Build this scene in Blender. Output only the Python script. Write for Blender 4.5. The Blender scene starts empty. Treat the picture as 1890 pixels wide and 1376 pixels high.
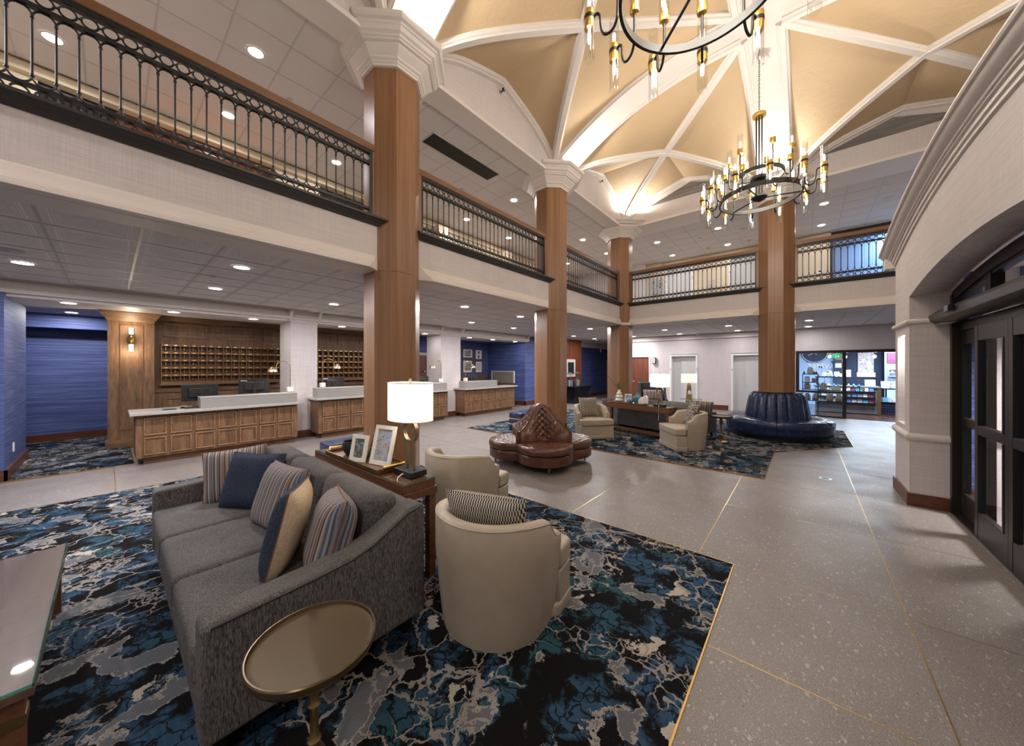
import bpy, bmesh, math, random
from mathutils import Vector, Matrix, Euler
random.seed(7)
sc = bpy.context.scene
COL = sc.collection
PI = math.pi

# ---------------------------------------------------------------- camera, world, exposure
cam_d = bpy.data.cameras.new('camera')
cam_d.sensor_width = 36.0
cam_d.lens = 12.038
cam_d.shift_y = -0.00635
cam_d.clip_start = 0.02
cam_d.clip_end = 200
cam = bpy.data.objects.new('camera', cam_d)
COL.objects.link(cam)
cam.location = (0, 0, 1.68)
cam.rotation_euler = (math.radians(90), 0, math.radians(-49.6))
sc.camera = cam
wd = bpy.data.worlds.new('world')
sc.world = wd
wd.use_nodes = True
wd.node_tree.nodes['Background'].inputs[0].default_value = (0.50, 0.52, 0.60, 1)
wd.node_tree.nodes['Background'].inputs[1].default_value = 0.02
sc.view_settings.view_transform = 'Standard'
sc.view_settings.look = 'None'
sc.view_settings.exposure = 0.55
sc.view_settings.gamma = 1.0
sc.view_settings.use_curve_mapping = False
try:
    sc.cycles.use_denoising = True
    sc.cycles.max_bounces = 6
    sc.cycles.diffuse_bounces = 4
    sc.cycles.glossy_bounces = 3
    sc.cycles.use_adaptive_sampling = True
    sc.cycles.adaptive_threshold = 0.03
    sc.cycles.transparent_max_bounces = 16
    sc.cycles.sample_clamp_indirect = 4.0
    sc.cycles.caustics_reflective = False
    sc.cycles.caustics_refractive = False
except Exception:
    pass
DOWN_W = 38.0       # watts of one recessed downlight
COVE_W = 46.0       # watts of one cove uplight on a capital

# ---------------------------------------------------------------- mesh builder
class MB:
    def __init__(s): s.v = []; s.f = []
    def add(s, vs, fs):
        o = len(s.v); s.v += [tuple(p) for p in vs]; s.f += [tuple(i + o for i in f) for f in fs]; return s
    def box(s, x0, x1, y0, y1, z0, z1):
        return s.add([(x0,y0,z0),(x1,y0,z0),(x1,y1,z0),(x0,y1,z0),(x0,y0,z1),(x1,y0,z1),(x1,y1,z1),(x0,y1,z1)],
                     [(0,3,2,1),(4,5,6,7),(0,1,5,4),(1,2,6,5),(2,3,7,6),(3,0,4,7)])
    def cbox(s, c, d, rot=None):
        hx, hy, hz = d[0]/2, d[1]/2, d[2]/2
        M = rot if rot is not None else Matrix.Identity(3)
        vs = [Vector(c) + M @ Vector((sx*hx, sy*hy, sz*hz)) for sz in (-1,1) for sx, sy in ((-1,-1),(1,-1),(1,1),(-1,1))]
        return s.add(vs, [(0,3,2,1),(4,5,6,7),(0,1,5,4),(1,2,6,5),(2,3,7,6),(3,0,4,7)])
    def prism(s, poly, a0, a1, axis='z'):
        # polygon (p,q) extruded along axis; axis z: (x,y), axis y: (x,z), axis x: (y,z)
        def P(p, q, a):
            return (p, q, a) if axis == 'z' else ((p, a, q) if axis == 'y' else (a, p, q))
        n = len(poly)
        vs = [P(p, q, a0) for p, q in poly] + [P(p, q, a1) for p, q in poly]
        fs = [tuple(range(n))[::-1], tuple(range(n, 2*n))] + [(i, (i+1) % n, (i+1) % n + n, i+n) for i in range(n)]
        return s.add(vs, fs)
    def lathe(s, prof, c=(0,0,0), n=24, rot0=0.0, close=True, sx=1, sy=1):
        m = len(prof); vs = []; fs = []
        for r, z in prof:
            for k in range(n):
                a = rot0 + 2*PI*k/n
                vs.append((c[0] + sx*r*math.cos(a), c[1] + sy*r*math.sin(a), c[2] + z))
        for i in range(m-1):
            for k in range(n):
                fs.append((i*n+k, i*n+(k+1) % n, (i+1)*n+(k+1) % n, (i+1)*n+k))
        if close:
            fs.append(tuple(range(n))[::-1]); fs.append(tuple(range((m-1)*n, m*n)))
        return s.add(vs, fs)
    def tube(s, path, r, n=8, closed=False):
        P = [Vector(p) for p in path]; m = len(P); vs = []; fs = []
        rr = r if isinstance(r, (list, tuple)) else [r]*m
        T = []
        for i in range(m):
            a = P[(i-1) % m] if (closed or i > 0) else P[i]
            b = P[(i+1) % m] if (closed or i < m-1) else P[i]
            t = (b - a); T.append(t.normalized() if t.length > 1e-9 else Vector((0,0,1)))
        up = Vector((0,0,1)) if abs(T[0].z) < .9 else Vector((1,0,0))
        N = (up - T[0]*up.dot(T[0])).normalized()
        for i in range(m):
            N = (N - T[i]*N.dot(T[i]))
            N = N.normalized() if N.length > 1e-6 else Vector((1,0,0))
            B = T[i].cross(N)
            for k in range(n):
                a = 2*PI*k/n
                vs.append(P[i] + (N*math.cos(a) + B*math.sin(a))*rr[i])
        for i in range(m if closed else m-1):
            j = (i+1) % m
            for k in range(n):
                fs.append((i*n+k, i*n+(k+1) % n, j*n+(k+1) % n, j*n+k))
        if not closed:
            fs.append(tuple(range(n))[::-1]); fs.append(tuple(range((m-1)*n, m*n)))
        return s.add(vs, fs)
    def sweep(s, prof, path, sides=None, closed=False, up=None):
        # prof: (side, up) points, open or closed loop; path: 3D pts; local side = T x up
        m = len(path); n = len(prof); P = [Vector(p) for p in path]; vs = []; fs = []
        for i in range(m):
            a = P[i-1] if i > 0 else P[i]
            b = P[i+1] if i < m-1 else P[i]
            T = (b-a).normalized()
            U0 = Vector(up[i]) if isinstance(up, list) else (Vector(up) if up is not None else Vector((0,0,1)))
            S = T.cross(U0).normalized(); U = S.cross(T).normalized()
            for p, q in prof: vs.append(P[i] + S*p + U*q)
        for i in range(m-1):
            for k in range(n):
                fs.append((i*n+k, i*n+(k+1) % n, (i+1)*n+(k+1) % n, (i+1)*n+k))
        fs.append(tuple(range(n))[::-1]); fs.append(tuple(range((m-1)*n, m*n)))
        return s.add(vs, fs)
    def grid(s, fn, nu, nv, wrapu=False):
        vs = [fn(i/(nu if wrapu else nu-1), j/(nv-1)) for j in range(nv) for i in range(nu)]
        fs = []
        for j in range(nv-1):
            for i in range(nu if wrapu else nu-1):
                i2 = (i+1) % nu
                fs.append((j*nu+i, j*nu+i2, (j+1)*nu+i2, (j+1)*nu+i))
        return s.add(vs, fs)
    def torus(s, R, r, c=(0,0,0), n=24, m=6, M=None):
        def fn(u, v):
            a = 2*PI*u; b = 2*PI*v
            p = Vector(((R + r*math.cos(b))*math.cos(a), (R + r*math.cos(b))*math.sin(a), r*math.sin(b)))
            return Vector(c) + (M @ p if M else p)
        return s.grid(fn, n, m+1, wrapu=True)
    def rbox(s, c, d, r, n=4, puff=(0,0,0), rot=None):
        # rounded box; puff bulges the faces along x, y, z
        hx, hy, hz = d[0]/2, d[1]/2, d[2]/2
        M = rot if rot is not None else Matrix.Identity(3)
        def ax(h):
            rr = min(r, h*.999); k = [-h + rr*(1-math.cos(PI/2*i/n)) for i in range(n)]
            inner = [-h+rr + (2*h-2*rr)*i/n for i in range(n+1)]
            return k + inner + [-q for q in k[::-1]]
        X, Y, Z = ax(hx), ax(hy), ax(hz)
        def mp(p):
            x, y, z = p
            q = [max(-h+r2, min(h-r2, a)) for a, h, r2 in ((x,hx,min(r,hx*.999)),(y,hy,min(r,hy*.999)),(z,hz,min(r,hz*.999)))]
            dv = Vector((x-q[0], y-q[1], z-q[2])); 
            if dv.length > 1e-9:
                m_ = max(abs(dv.x), abs(dv.y), abs(dv.z)); dv = dv.normalized()*m_
            P = Vector(q) + dv
            nx, ny, nz = P.x/hx, P.y/hy, P.z/hz
            P.z += puff[2]*nz*(1-nx*nx)*(1-ny*ny); P.x += puff[0]*nx*(1-nz*nz)*(1-ny*ny); P.y += puff[1]*ny*(1-nx*nx)*(1-nz*nz)
            return Vector(c) + M @ P
        for (A, B, C, fnp) in ((X, Y, Z, lambda a, b, h: (a, b, h)), (Y, Z, X, lambda a, b, h: (h, a, b)), (Z, X, Y, lambda a, b, h: (b, h, a))):
            for sg in (-1, 1):
                h = C[-1]*sg; na, nb = len(A), len(B)
                vs = [mp(fnp(a, b, h)) for b in B for a in A]
                fs = []
                for j in range(nb-1):
                    for i in range(na-1):
                        q = (j*na+i, j*na+i+1, (j+1)*na+i+1, (j+1)*na+i)
                        fs.append(q if sg > 0 else q[::-1])
                s.add(vs, fs)
        return s
    def xf(s, M):
        s.v = [tuple(M @ Vector(p)) for p in s.v]; return s
    def build(s, name, mat, parent=None, smooth=None, bevel=0, weld=False, seg=2, loc=None, rot=None):
        me = bpy.data.meshes.new(name)
        me.from_pydata(s.v, [], s.f)
        if weld:
            bm = bmesh.new(); bm.from_mesh(me); bmesh.ops.remove_doubles(bm, verts=bm.verts, dist=1e-4)
            bmesh.ops.recalc_face_normals(bm, faces=bm.faces); bm.to_mesh(me); bm.free()
        if smooth:
            me.polygons.foreach_set('use_smooth', [True]*len(me.polygons))
            try: me.set_sharp_from_angle(angle=math.radians(smooth))
            except Exception: pass
        me.update()
        return obj(name, me, mat, parent, bevel, seg, loc, rot)

def obj(name, me, mat, parent=None, bevel=0, seg=2, loc=None, rot=None):
    o = bpy.data.objects.new(name, me); COL.objects.link(o)
    if mat is not None and len(me.materials) == 0: me.materials.append(M[mat] if isinstance(mat, str) else mat)
    if parent is not None: o.parent = parent
    if loc is not None: o.location = loc
    if rot is not None: o.rotation_euler = rot
    if bevel:
        b = o.modifiers.new('bevel', 'BEVEL'); b.width = bevel; b.segments = seg; b.limit_method = 'ANGLE'; b.angle_limit = math.radians(35)
        try: b.harden_normals = False
        except Exception: pass
        me.polygons.foreach_set('use_smooth', [True]*len(me.polygons))
        try: me.set_sharp_from_angle(angle=math.radians(40))
        except Exception: pass
    return o
def tag(o, label, cat, group=None):
    o['label'] = label; o['category'] = cat
    if group: o['group'] = group
    return o
def thing(name, label, cat, loc=(0,0,0), rz=0.0, group=None):
    o = bpy.data.objects.new(name, None); COL.objects.link(o)
    o.location = loc; o.rotation_euler = (0, 0, rz); o.empty_display_size = .1
    return tag(o, label, cat, group)
def struct(o, label=None):
    o['kind'] = 'structure'
    if label: o['label'] = label
    return o
def copy_tree(o, parent=None):
    c = o.copy(); COL.objects.link(c); c.parent = parent
    for ch in list(o.children): copy_tree(ch, c)
    return c
def dup(root, loc, rz, label=None, group=None):
    c = copy_tree(root); c.location = loc; c.rotation_euler = (0, 0, rz)
    if label: c['label'] = label
    if group: c['group'] = group
    return c
def inst(src, name, parent, loc, rot=None, mat=None):
    o = bpy.data.objects.new(name, src.data); COL.objects.link(o); o.parent = parent; o.location = loc
    if rot: o.rotation_euler = rot
    return o
def text_mesh(name, txt, size, mat, parent, loc, rot, depth=.002, align='CENTER', bold=0.0):
    cu = bpy.data.curves.new(name, 'FONT'); cu.body = txt; cu.size = size; cu.extrude = depth; cu.align_x = align; cu.offset = bold
    cu.resolution_u = 2
    t = bpy.data.objects.new(name + '_tmp', cu); COL.objects.link(t)
    dg = bpy.context.evaluated_depsgraph_get()
    me = bpy.data.meshes.new_from_object(t.evaluated_get(dg))
    bpy.data.objects.remove(t); 
    me.materials.clear()
    return obj(name, me, mat, parent, loc=loc, rot=rot)
def lamp(name, kind, loc, watts, size=.1, color=(1,1,1), rot=None, spread=None, parent=None, blend=.6, angle=120):
    d = bpy.data.lights.new(name, kind); d.energy = watts; d.color = color
    if kind == 'AREA':
        d.shape = 'DISK'; d.size = size
        if spread: d.spread = math.radians(spread)
    elif kind == 'POINT': d.shadow_soft_size = size
    elif kind == 'SPOT':
        d.shadow_soft_size = size; d.spot_size = math.radians(angle); d.spot_blend = blend
    o = bpy.data.objects.new(name, d); COL.objects.link(o); o.location = loc
    if rot: o.rotation_euler = rot
    if parent: o.parent = parent
    return o
ORD = ['first', 'second', 'third', 'fourth', 'fifth', 'sixth', 'seventh', 'eighth', 'ninth', 'tenth', 'eleventh', 'twelfth', 'thirteenth', 'fourteenth', 'fifteenth', 'sixteenth']
def rz3(a): return Matrix.Rotation(a, 3, 'Z')
def ry3(a): return Matrix.Rotation(a, 3, 'Y')
def rx3(a): return Matrix.Rotation(a, 3, 'X')

# ---------------------------------------------------------------- materials
M = {}
class NT:
    def __init__(s, name):
        s.m = bpy.data.materials.new(name); s.m.use_nodes = True; s.t = s.m.node_tree
        s.b = s.t.nodes['Principled BSDF']; s.out = s.t.nodes['Material Output']
        M[name] = s.m
    def n(s, typ, **kw):
        nd = s.t.nodes.new(typ)
        for k, v in kw.items():
            if k.startswith('i_'):
                key = k[2:]; key = int(key) if key.isdigit() else key.replace('_', ' ')
                s.set(nd.inputs[key], v)
            else: setattr(nd, k, v)
        return nd
    def set(s, inp, v):
        if isinstance(v, bpy.types.NodeSocket): s.t.links.new(v, inp)
        else: inp.default_value = v
    def pos(s, scale=(1,1,1), obj=False, loc=(0,0,0), rot=(0,0,0)):
        if obj: c = s.n('ShaderNodeTexCoord').outputs['Object']
        else: c = s.n('ShaderNodeNewGeometry').outputs['Position']
        mp = s.n('ShaderNodeMapping'); s.set(mp.inputs[0], c)
        mp.inputs['Scale'].default_value = scale; mp.inputs['Location'].default_value = loc; mp.inputs['Rotation'].default_value = rot
        return mp.outputs[0]
    def noise(s, vec, scale=1.0, detail=3, rough=.5, dist=0.0, color=False):
        nd = s.n('ShaderNodeTexNoise'); s.set(nd.inputs['Vector'], vec); nd.inputs['Scale'].default_value = scale
        nd.inputs['Detail'].default_value = detail; nd.inputs['Roughness'].default_value = rough; nd.inputs['Distortion'].default_value = dist
        return nd.outputs['Color'] if color else nd.outputs['Fac']
    def vor(s, vec, scale, feature='F1', out='Distance', rnd=1.0):
        nd = s.n('ShaderNodeTexVoronoi'); nd.feature = feature; s.set(nd.inputs['Vector'], vec); nd.inputs['Scale'].default_value = scale
        nd.inputs['Randomness'].default_value = rnd
        return nd.outputs[out]
    def ramp(s, fac, stops, interp='LINEAR'):
        nd = s.n('ShaderNodeValToRGB'); s.set(nd.inputs[0], fac); cr = nd.color_ramp; cr.interpolation = interp
        while len(cr.elements) < len(stops): cr.elements.new(.5)
        for e, (p, c) in zip(cr.elements, stops):
            e.position = p; e.color = (c, c, c, 1) if isinstance(c, (int, float)) else (*c, 1)
        return nd.outputs[0]
    def mix(s, fac, a, b, blend='MIX'):
        nd = s.n('ShaderNodeMix'); nd.data_type = 'RGBA'; nd.blend_type = blend
        s.set(nd.inputs[0], fac)
        for i, v in ((6, a), (7, b)):
            s.set(nd.inputs[i], v if isinstance(v, bpy.types.NodeSocket) else (*v, 1))
        return nd.outputs[2]
    def math(s, op, a, b=0.0, c=None):
        nd = s.n('ShaderNodeMath'); nd.operation = op; s.set(nd.inputs[0], a); s.set(nd.inputs[1], b)
        if c is not None: s.set(nd.inputs[2], c)
        return nd.outputs[0]
    def vadd(s, a, b, k):
        m1 = s.n('ShaderNodeVectorMath'); m1.operation = 'MULTIPLY_ADD'
        s.set(m1.inputs[0], b); m1.inputs[1].default_value = (k, k, k); s.set(m1.inputs[2], a)
        return m1.outputs[0]
    def bump(s, h, strength=.3, dist=.01):
        nd = s.n('ShaderNodeBump'); s.set(nd.inputs['Height'], h); nd.inputs['Strength'].default_value = strength; nd.inputs['Distance'].default_value = dist
        s.t.links.new(nd.outputs[0], s.b.inputs['Normal'])
    def fin(s, color=None, rough=None, metal=None, **kw):
        if color is not None: s.set(s.b.inputs['Base Color'], color if isinstance(color, bpy.types.NodeSocket) else (*color, 1))
        if rough is not None: s.set(s.b.inputs['Roughness'], rough)
        if metal is not None: s.set(s.b.inputs['Metallic'], metal)
        for k, v in kw.items(): s.set(s.b.inputs[k.replace('_', ' ')], v)
        return s.m
def plain(name, color, rough=.5, metal=0.0, var=.0, **kw):
    t = NT(name)
    if var:
        n = t.noise(t.pos((1,1,1)), 6, 4); c = t.mix(n, [max(0, q*(1-var)) for q in color], [q*(1+var) for q in color])
    else: c = color
    return t.fin(c, rough, metal, **kw)
def emis(name, color, strength):
    t = NT(name); t.fin((0,0,0), .5); t.set(t.b.inputs['Emission Color'], (*color, 1)); t.set(t.b.inputs['Emission Strength'], strength); return t.m

def grasscloth(name, lo, hi, rough=.8, s=1.0):
    t = NT(name)
    h = t.noise(t.pos((2.6*s, 2.6*s, 190*s)), 1, 4, .65); v = t.noise(t.pos((150*s, 150*s, 2.2*s)), 1, 3, .65)
    big = t.noise(t.pos((1.1, 1.1, .35)), 1.3, 2)
    k = t.math('ADD', t.math('MULTIPLY', h, .6), t.math('MULTIPLY', v, .4)); k = t.math('ADD', t.math('MULTIPLY', k, .85), t.math('MULTIPLY', big, .15))
    c = t.ramp(k, [(.36, lo), (.64, hi)])
    t.bump(k, .15, .004); t.fin(c, rough)
grasscloth('wallpaper', (.50, .455, .45), (.72, .665, .655))
t = NT('wallpaper_blue')
h = t.noise(t.pos((.9, .9, 60)), 1, 4, .6); h2 = t.noise(t.pos((2.5, 2.5, 190)), 1, 3, .6)
k = t.math('ADD', t.math('MULTIPLY', h, .65), t.math('MULTIPLY', h2, .35)); t.bump(k, .15, .004)
t.fin(t.ramp(k, [(.34, (.020, .036, .125)), (.5, (.062, .094, .26)), (.68, (.165, .205, .44))]), .6)
plain('gallery_carpet', (.42, .38, .34), .95)
def wood(name, dark, light, axis='z', across=16, along=.7, rough=.42, strong=.5, obj=True, contrast=(.35, .68)):
    t = NT(name)
    def sc(a, b): return {'z': (a, a, b), 'x': (b, a, a), 'y': (a, b, a)}[axis]
    w = t.noise(t.pos(sc(2.2, .5), obj), 1, 3, .5, color=True)
    p = t.vadd(t.pos(sc(1, 1), obj), w, .06)
    mp = t.n('ShaderNodeMapping'); t.set(mp.inputs[0], p); mp.inputs['Scale'].default_value = sc(across, along)
    g = t.noise(mp.outputs[0], 1, 5, .62)
    mp2 = t.n('ShaderNodeMapping'); t.set(mp2.inputs[0], p); mp2.inputs['Scale'].default_value = sc(across*9, along*3)
    f = t.noise(mp2.outputs[0], 1, 3, .6)
    k = t.math('ADD', t.math('MULTIPLY', g, 1-strong*.5), t.math('MULTIPLY', f, strong*.5))
    c = t.ramp(k, [(contrast[0], dark), (contrast[1], light)])
    t.bump(f, .12, .002); t.fin(c, rough)
wood('oak_column', (.195, .092, .040), (.325, .170, .084), across=22, along=.35, rough=.36, strong=.7, obj=False)
wood('oak_rail', (.120, .052, .020), (.235, .115, .050), axis='x', across=20, along=.4, rough=.35, strong=.6, obj=False)
wood('oak_rail_y', (.120, .052, .020), (.235, .115, .050), axis='y', across=20, along=.4, rough=.35, strong=.6, obj=False)
wood('oak_desk', (.065, .031, .013), (.265, .143, .068), across=20, along=2.4, rough=.5, strong=.9, obj=False, contrast=(.33, .66))
wood('oak_desk_x', (.065, .031, .013), (.265, .143, .068), axis='x', across=20, along=2.4, rough=.5, strong=.9, obj=False, contrast=(.33, .66))
wood('oak_mould', (.12, .060, .027), (.33, .185, .092), axis='x', across=18, along=2, rough=.45, strong=.8, obj=False, contrast=(.33, .66))  # lighter than the desk oak, puts highlights into the mouldings' colour
wood('cherry', (.090, .022, .010), (.20, .062, .028), across=18, along=1.0, rough=.4, obj=False)
wood('base_wood', (.070, .020, .010), (.150, .050, .024), axis='x', across=14, along=1.0, rough=.35, obj=False)
wood('walnut', (.075, .028, .012), (.175, .075, .034), axis='y', across=22, along=1.2, rough=.35, obj=True)
wood('walnut_light', (.085, .045, .030), (.150, .085, .060), axis='y', across=14, along=1.2, rough=.35, obj=True)  # pinkish tone takes in the ceiling's reflection on the coffee table top
wood('shop_floor', (.035, .012, .008), (.11, .045, .028), axis='x', across=6, along=.6, rough=.18, obj=False)
wood('grey_plank', (.10, .09, .085), (.27, .25, .24), axis='y', across=12, along=.8, rough=.7, obj=False)
plain('white_trim', (.72, .665, .625), .55, var=.03)
plain('white_wall', (.70, .67, .66), .6)
plain('cream', (.62, .52, .37), .6, var=.03)
plain('cream_wall', (.66, .57, .42), .7, var=.03)
plain('black_metal', (.012, .012, .013), .42, .2)
plain('ledge_black', (.030, .028, .027), .5, var=.2)
plain('bronze_dark', (.030, .025, .022), .38, .5)
plain('door_bronze', (.030, .024, .021), .40, .55)
plain('brass', (.62, .40, .14), .28, 1.0)
plain('gold', (.78, .52, .15), .3, 1.0)
plain('brass_antique', (.30, .20, .085), .36, .9, var=.25)
plain('champagne', (.50, .40, .26), .32, 1.0)
plain('steel', (.55, .55, .56), .3, 1.0)
plain('grid_metal', (.50, .47, .45), .5)
plain('quartz', (.30, .285, .265), .3, var=.08)
plain('quartz_top', (.42, .40, .37), .25, var=.05)
plain('white_marble', (.80, .78, .75), .3, var=.06)
plain('plastic_black', (.010, .010, .011), .4)
plain('screen_dark', (.02, .022, .026), .12)
plain('elev_paint', (.58, .575, .57), .45)
plain('frame_white', (.80, .79, .78), .5)
plain('ceramic_white', (.78, .74, .66), .35)
plain('ceramic_blue', (.20, .30, .40), .3, var=.2)
plain('ceramic_teal', (.045, .14, .19), .25, var=.3)
plain('bowl_black', (.02, .022, .022), .6, var=.3)
plain('leaf', (.035, .12, .025), .5, var=.4)
plain('paper', (.82, .80, .76), .7)
plain('gold_frame', (.23, .12, .035), .4, .4, var=.2)
plain('mat_white', (.82, .82, .82), .7)
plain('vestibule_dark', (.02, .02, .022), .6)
plain('curtain', (.030, .022, .022), .9, var=.4)
plain('key_metal', (.55, .42, .16), .35, 1.0)
emis('downlight_lens', (1, .98, .95), 14)
emis('bulb', (1, .88, .70), 18)
emis('sconce_tube', (1, .90, .74), 12)
emis('shop_bulb', (1, .82, .58), 60)
emis('niche_light', (1, .95, .88), 6)
emis('window_glow', (.75, .86, 1), 3.2)

t = NT('plaster')
n = t.noise(t.pos(), 9, 5, .6, .4); b_ = t.noise(t.pos(), 1.2, 2)
t.bump(n, .35, .02); t.fin(t.mix(b_, (.52, .375, .225), (.60, .44, .275)), .7)

t = NT('ceiling_tile')     # embossed tile: frame lines with scrollwork relief
oc = t.n('ShaderNodeTexCoord').outputs['Object']
sp = t.n('ShaderNodeSeparateXYZ'); t.set(sp.inputs[0], oc)
ax = t.math('ABSOLUTE', sp.outputs[0]); ay = t.math('ABSOLUTE', sp.outputs[1]); mx = t.math('MAXIMUM', ax, ay)
l1 = t.math('LESS_THAN', t.math('ABSOLUTE', t.math('SUBTRACT', mx, .235)), .006)
l2 = t.math('LESS_THAN', t.math('ABSOLUTE', t.math('SUBTRACT', mx, .215)), .004)
ins = t.math('LESS_THAN', mx, .205)
orn = t.noise(t.pos((1,1,1), True), 42, 3, .6, 1.6)
orn = t.math('MULTIPLY', ins, t.ramp(orn, [(.47, 0.0), (.53, 1.0)]))
hgt = t.math('ADD', t.math('ADD', l1, l2), t.math('MULTIPLY', orn, .8))
spk = t.noise(t.pos(), 160, 2)
t.bump(hgt, .8, .006)
t.fin(t.mix(t.math('ADD', t.math('MULTIPLY', hgt, .55), t.math('MULTIPLY', spk, .3)), (.64, .61, .595), (.96, .93, .91)), .85)
t = NT('ceiling_tile_plain')
spk = t.noise(t.pos(), 120, 2); t.bump(spk, .1, .003); t.fin(t.mix(spk, (.60, .56, .545), (.66, .62, .605)), .9)

t = NT('terrazzo')
p0 = t.pos(); wrp = t.noise(p0, 9, 2, .5, color=True); p1 = t.vadd(p0, wrp, .05)
base = t.ramp(t.noise(p0, 2.2, 2, .5), [(.3, (.162, .141, .131)), (.7, (.200, .175, .164))])
c = base
for scl, thr, lo, hi, off in ((24, .87, (.27, .24, .225), (.52, .47, .45), 0), (46, .74, (.03, .026, .024), (.54, .485, .46), 3.3), (95, .55, (.04, .035, .032), (.50, .45, .425), 7.7)):
    mp = t.n('ShaderNodeMapping'); t.set(mp.inputs[0], p1); mp.inputs['Location'].default_value = (off, off*1.7, 0); mp.inputs['Rotation'].default_value = (0, 0, .5); mp.inputs['Scale'].default_value = (1, 1.7, 1)
    vn = t.n('ShaderNodeTexVoronoi'); t.set(vn.inputs['Vector'], mp.outputs[0]); vn.inputs['Scale'].default_value = scl
    sx = t.n('ShaderNodeSeparateColor'); t.set(sx.inputs[0], vn.outputs['Color'])
    pick = t.math('GREATER_THAN', sx.outputs[0], thr)
    near = t.math('LESS_THAN', t.math('MULTIPLY', vn.outputs['Distance'], 1.0), .36)
    c = t.mix(t.math('MULTIPLY', t.math('MULTIPLY', pick, near), .9), c, t.mix(sx.outputs[1], lo, hi))
gr = t.ramp(t.noise(p0, 170, 3, .75), [(.36, 0.0), (.64, 1.0)])
c = t.mix(.40, c, t.mix(gr, (.05, .044, .040), (.37, .335, .318)))
rg = t.ramp(t.noise(p0, 3, 2), [(.3, .34), (.7, .46)])
t.fin(c, rg)

t = NT('carpet')
p0 = t.pos(); w1 = t.noise(p0, 3.2, 4, .6, color=True); p1 = t.vadd(p0, w1, .30); w2 = t.noise(p0, 14, 3, .6, color=True); p2 = t.vadd(p1, w2, .06)
fuzz = t.math('MULTIPLY', t.math('SUBTRACT', t.noise(p0, 130, 2, .7), .5), .07)
def nz(p, scl, off, det=3):
    mp = t.n('ShaderNodeMapping'); t.set(mp.inputs[0], p); mp.inputs['Location'].default_value = (off, off*.6, off*.3)
    return t.math('ADD', t.noise(mp.outputs[0], scl, det, .55), fuzz)
a = nz(p2, 4.6, 0, 5); streak = t.noise(t.pos((90, 6, 1)), 1, 2)
blue = t.mix(streak, (.015, .040, .082), (.040, .090, .150))
teal = t.mix(streak, (.012, .045, .060), (.030, .085, .105))
blu = t.mix(t.ramp(nz(p1, 1.3, 9), [(.56, 0.0), (.66, 1.0)]), blue, teal)
blk = (.0055, .0050, .0055)
c = t.mix(t.ramp(a, [(.47, 0.0), (.55, 1.0)]), blk, blu)
dk = t.vor(p2, 10, 'DISTANCE_TO_EDGE'); c = t.mix(t.math('MULTIPLY', t.math('LESS_THAN', dk, .05), .9), c, blk)
# cream flecks and clusters
crm = t.mix(t.noise(p0, 160, 2), (.28, .245, .21), (.52, .465, .40))
cm = t.math('GREATER_THAN', nz(p2, 3.6, 21, 4), .645); c = t.mix(cm, c, crm)
# grey pools with a beige outline
g = nz(p2, 2.9, 4, 3); gry = t.mix(t.noise(p0, 180, 2), (.075, .082, .095), (.150, .155, .17))
c = t.mix(t.math('GREATER_THAN', g, .578), c, t.mix(t.noise(p0, 150, 2), (.20, .185, .17), (.36, .33, .30))); c = t.mix(t.math('GREATER_THAN', g, .597), c, gry)
# beige veins
ve = t.vor(p2, 4.2, 'DISTANCE_TO_EDGE'); msk = t.ramp(nz(p1, .9, 13), [(.485, 0.0), (.51, 1.0)])
vn = t.math('MULTIPLY', t.math('LESS_THAN', t.math('ADD', ve, t.math('MULTIPLY', fuzz, .4)), .026), msk); c = t.mix(vn, c, t.mix(t.noise(p0, 150, 2), (.16, .15, .14), (.34, .31, .285)))
ve2 = t.vor(p2, 9.5, 'DISTANCE_TO_EDGE'); msk2 = t.ramp(nz(p1, 1.5, 31), [(.56, 0.0), (.585, 1.0)])
c = t.mix(t.math('MULTIPLY', t.math('LESS_THAN', ve2, .045), msk2), c, t.mix(t.noise(p0, 150, 2), (.15, .14, .13), (.33, .30, .275)))
t.bump(t.noise(p0, 240, 2, .7), .5, .006); t.fin(c, .95, Specular_IOR_Level=.1)

def fabric(name, a, b, scale=260, streaks=True, rough=.95, obj=True, vy=(1, 1, .16)):
    t = NT(name)
    n1 = t.noise(t.pos(vy if streaks else (1,1,1), obj), scale, 2, .7); n2 = t.noise(t.pos((1,1,1), obj), 5, 3)
    c = t.ramp(t.math('ADD', t.math('MULTIPLY', n1, .85), t.math('MULTIPLY', n2, .15)), [(.36, a), (.68, b)])
    t.bump(n1, .35, .003); t.fin(c, rough, Specular_IOR_Level=.15)
fabric('sofa_fabric', (.032, .030, .031), (.200, .188, .184))
fabric('pillow_blue', (.012, .018, .036), (.050, .064, .100), 150, False)
fabric('pillow_cream', (.46, .36, .25), (.60, .48, .35), 60, False)
fabric('tablecloth_black', (.006, .006, .008), (.012, .012, .015), 50, False)
fabric('wing_leather', (.035, .042, .045), (.060, .068, .072), 30, False, rough=.45)
def stripes(name, cols, freq, axis=0, rough=.9):
    t = NT(name); sp = t.n('ShaderNodeSeparateXYZ'); t.set(sp.inputs[0], t.n('ShaderNodeTexCoord').outputs['Object'])
    x = t.math('FRACT', t.math('MULTIPLY', sp.outputs[axis], freq)); n_ = len(cols)
    c = t.ramp(x, [(i/n_, q) for i, q in enumerate(cols)], 'CONSTANT')
    x2 = t.math('FRACT', t.math('MULTIPLY', sp.outputs[axis], freq*.41))
    c2 = t.ramp(x2, [(i/n_, q) for i, q in enumerate(cols[::-1])], 'CONSTANT')
    c = t.mix(.5, c, c2); t.fin(c, rough)
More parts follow.
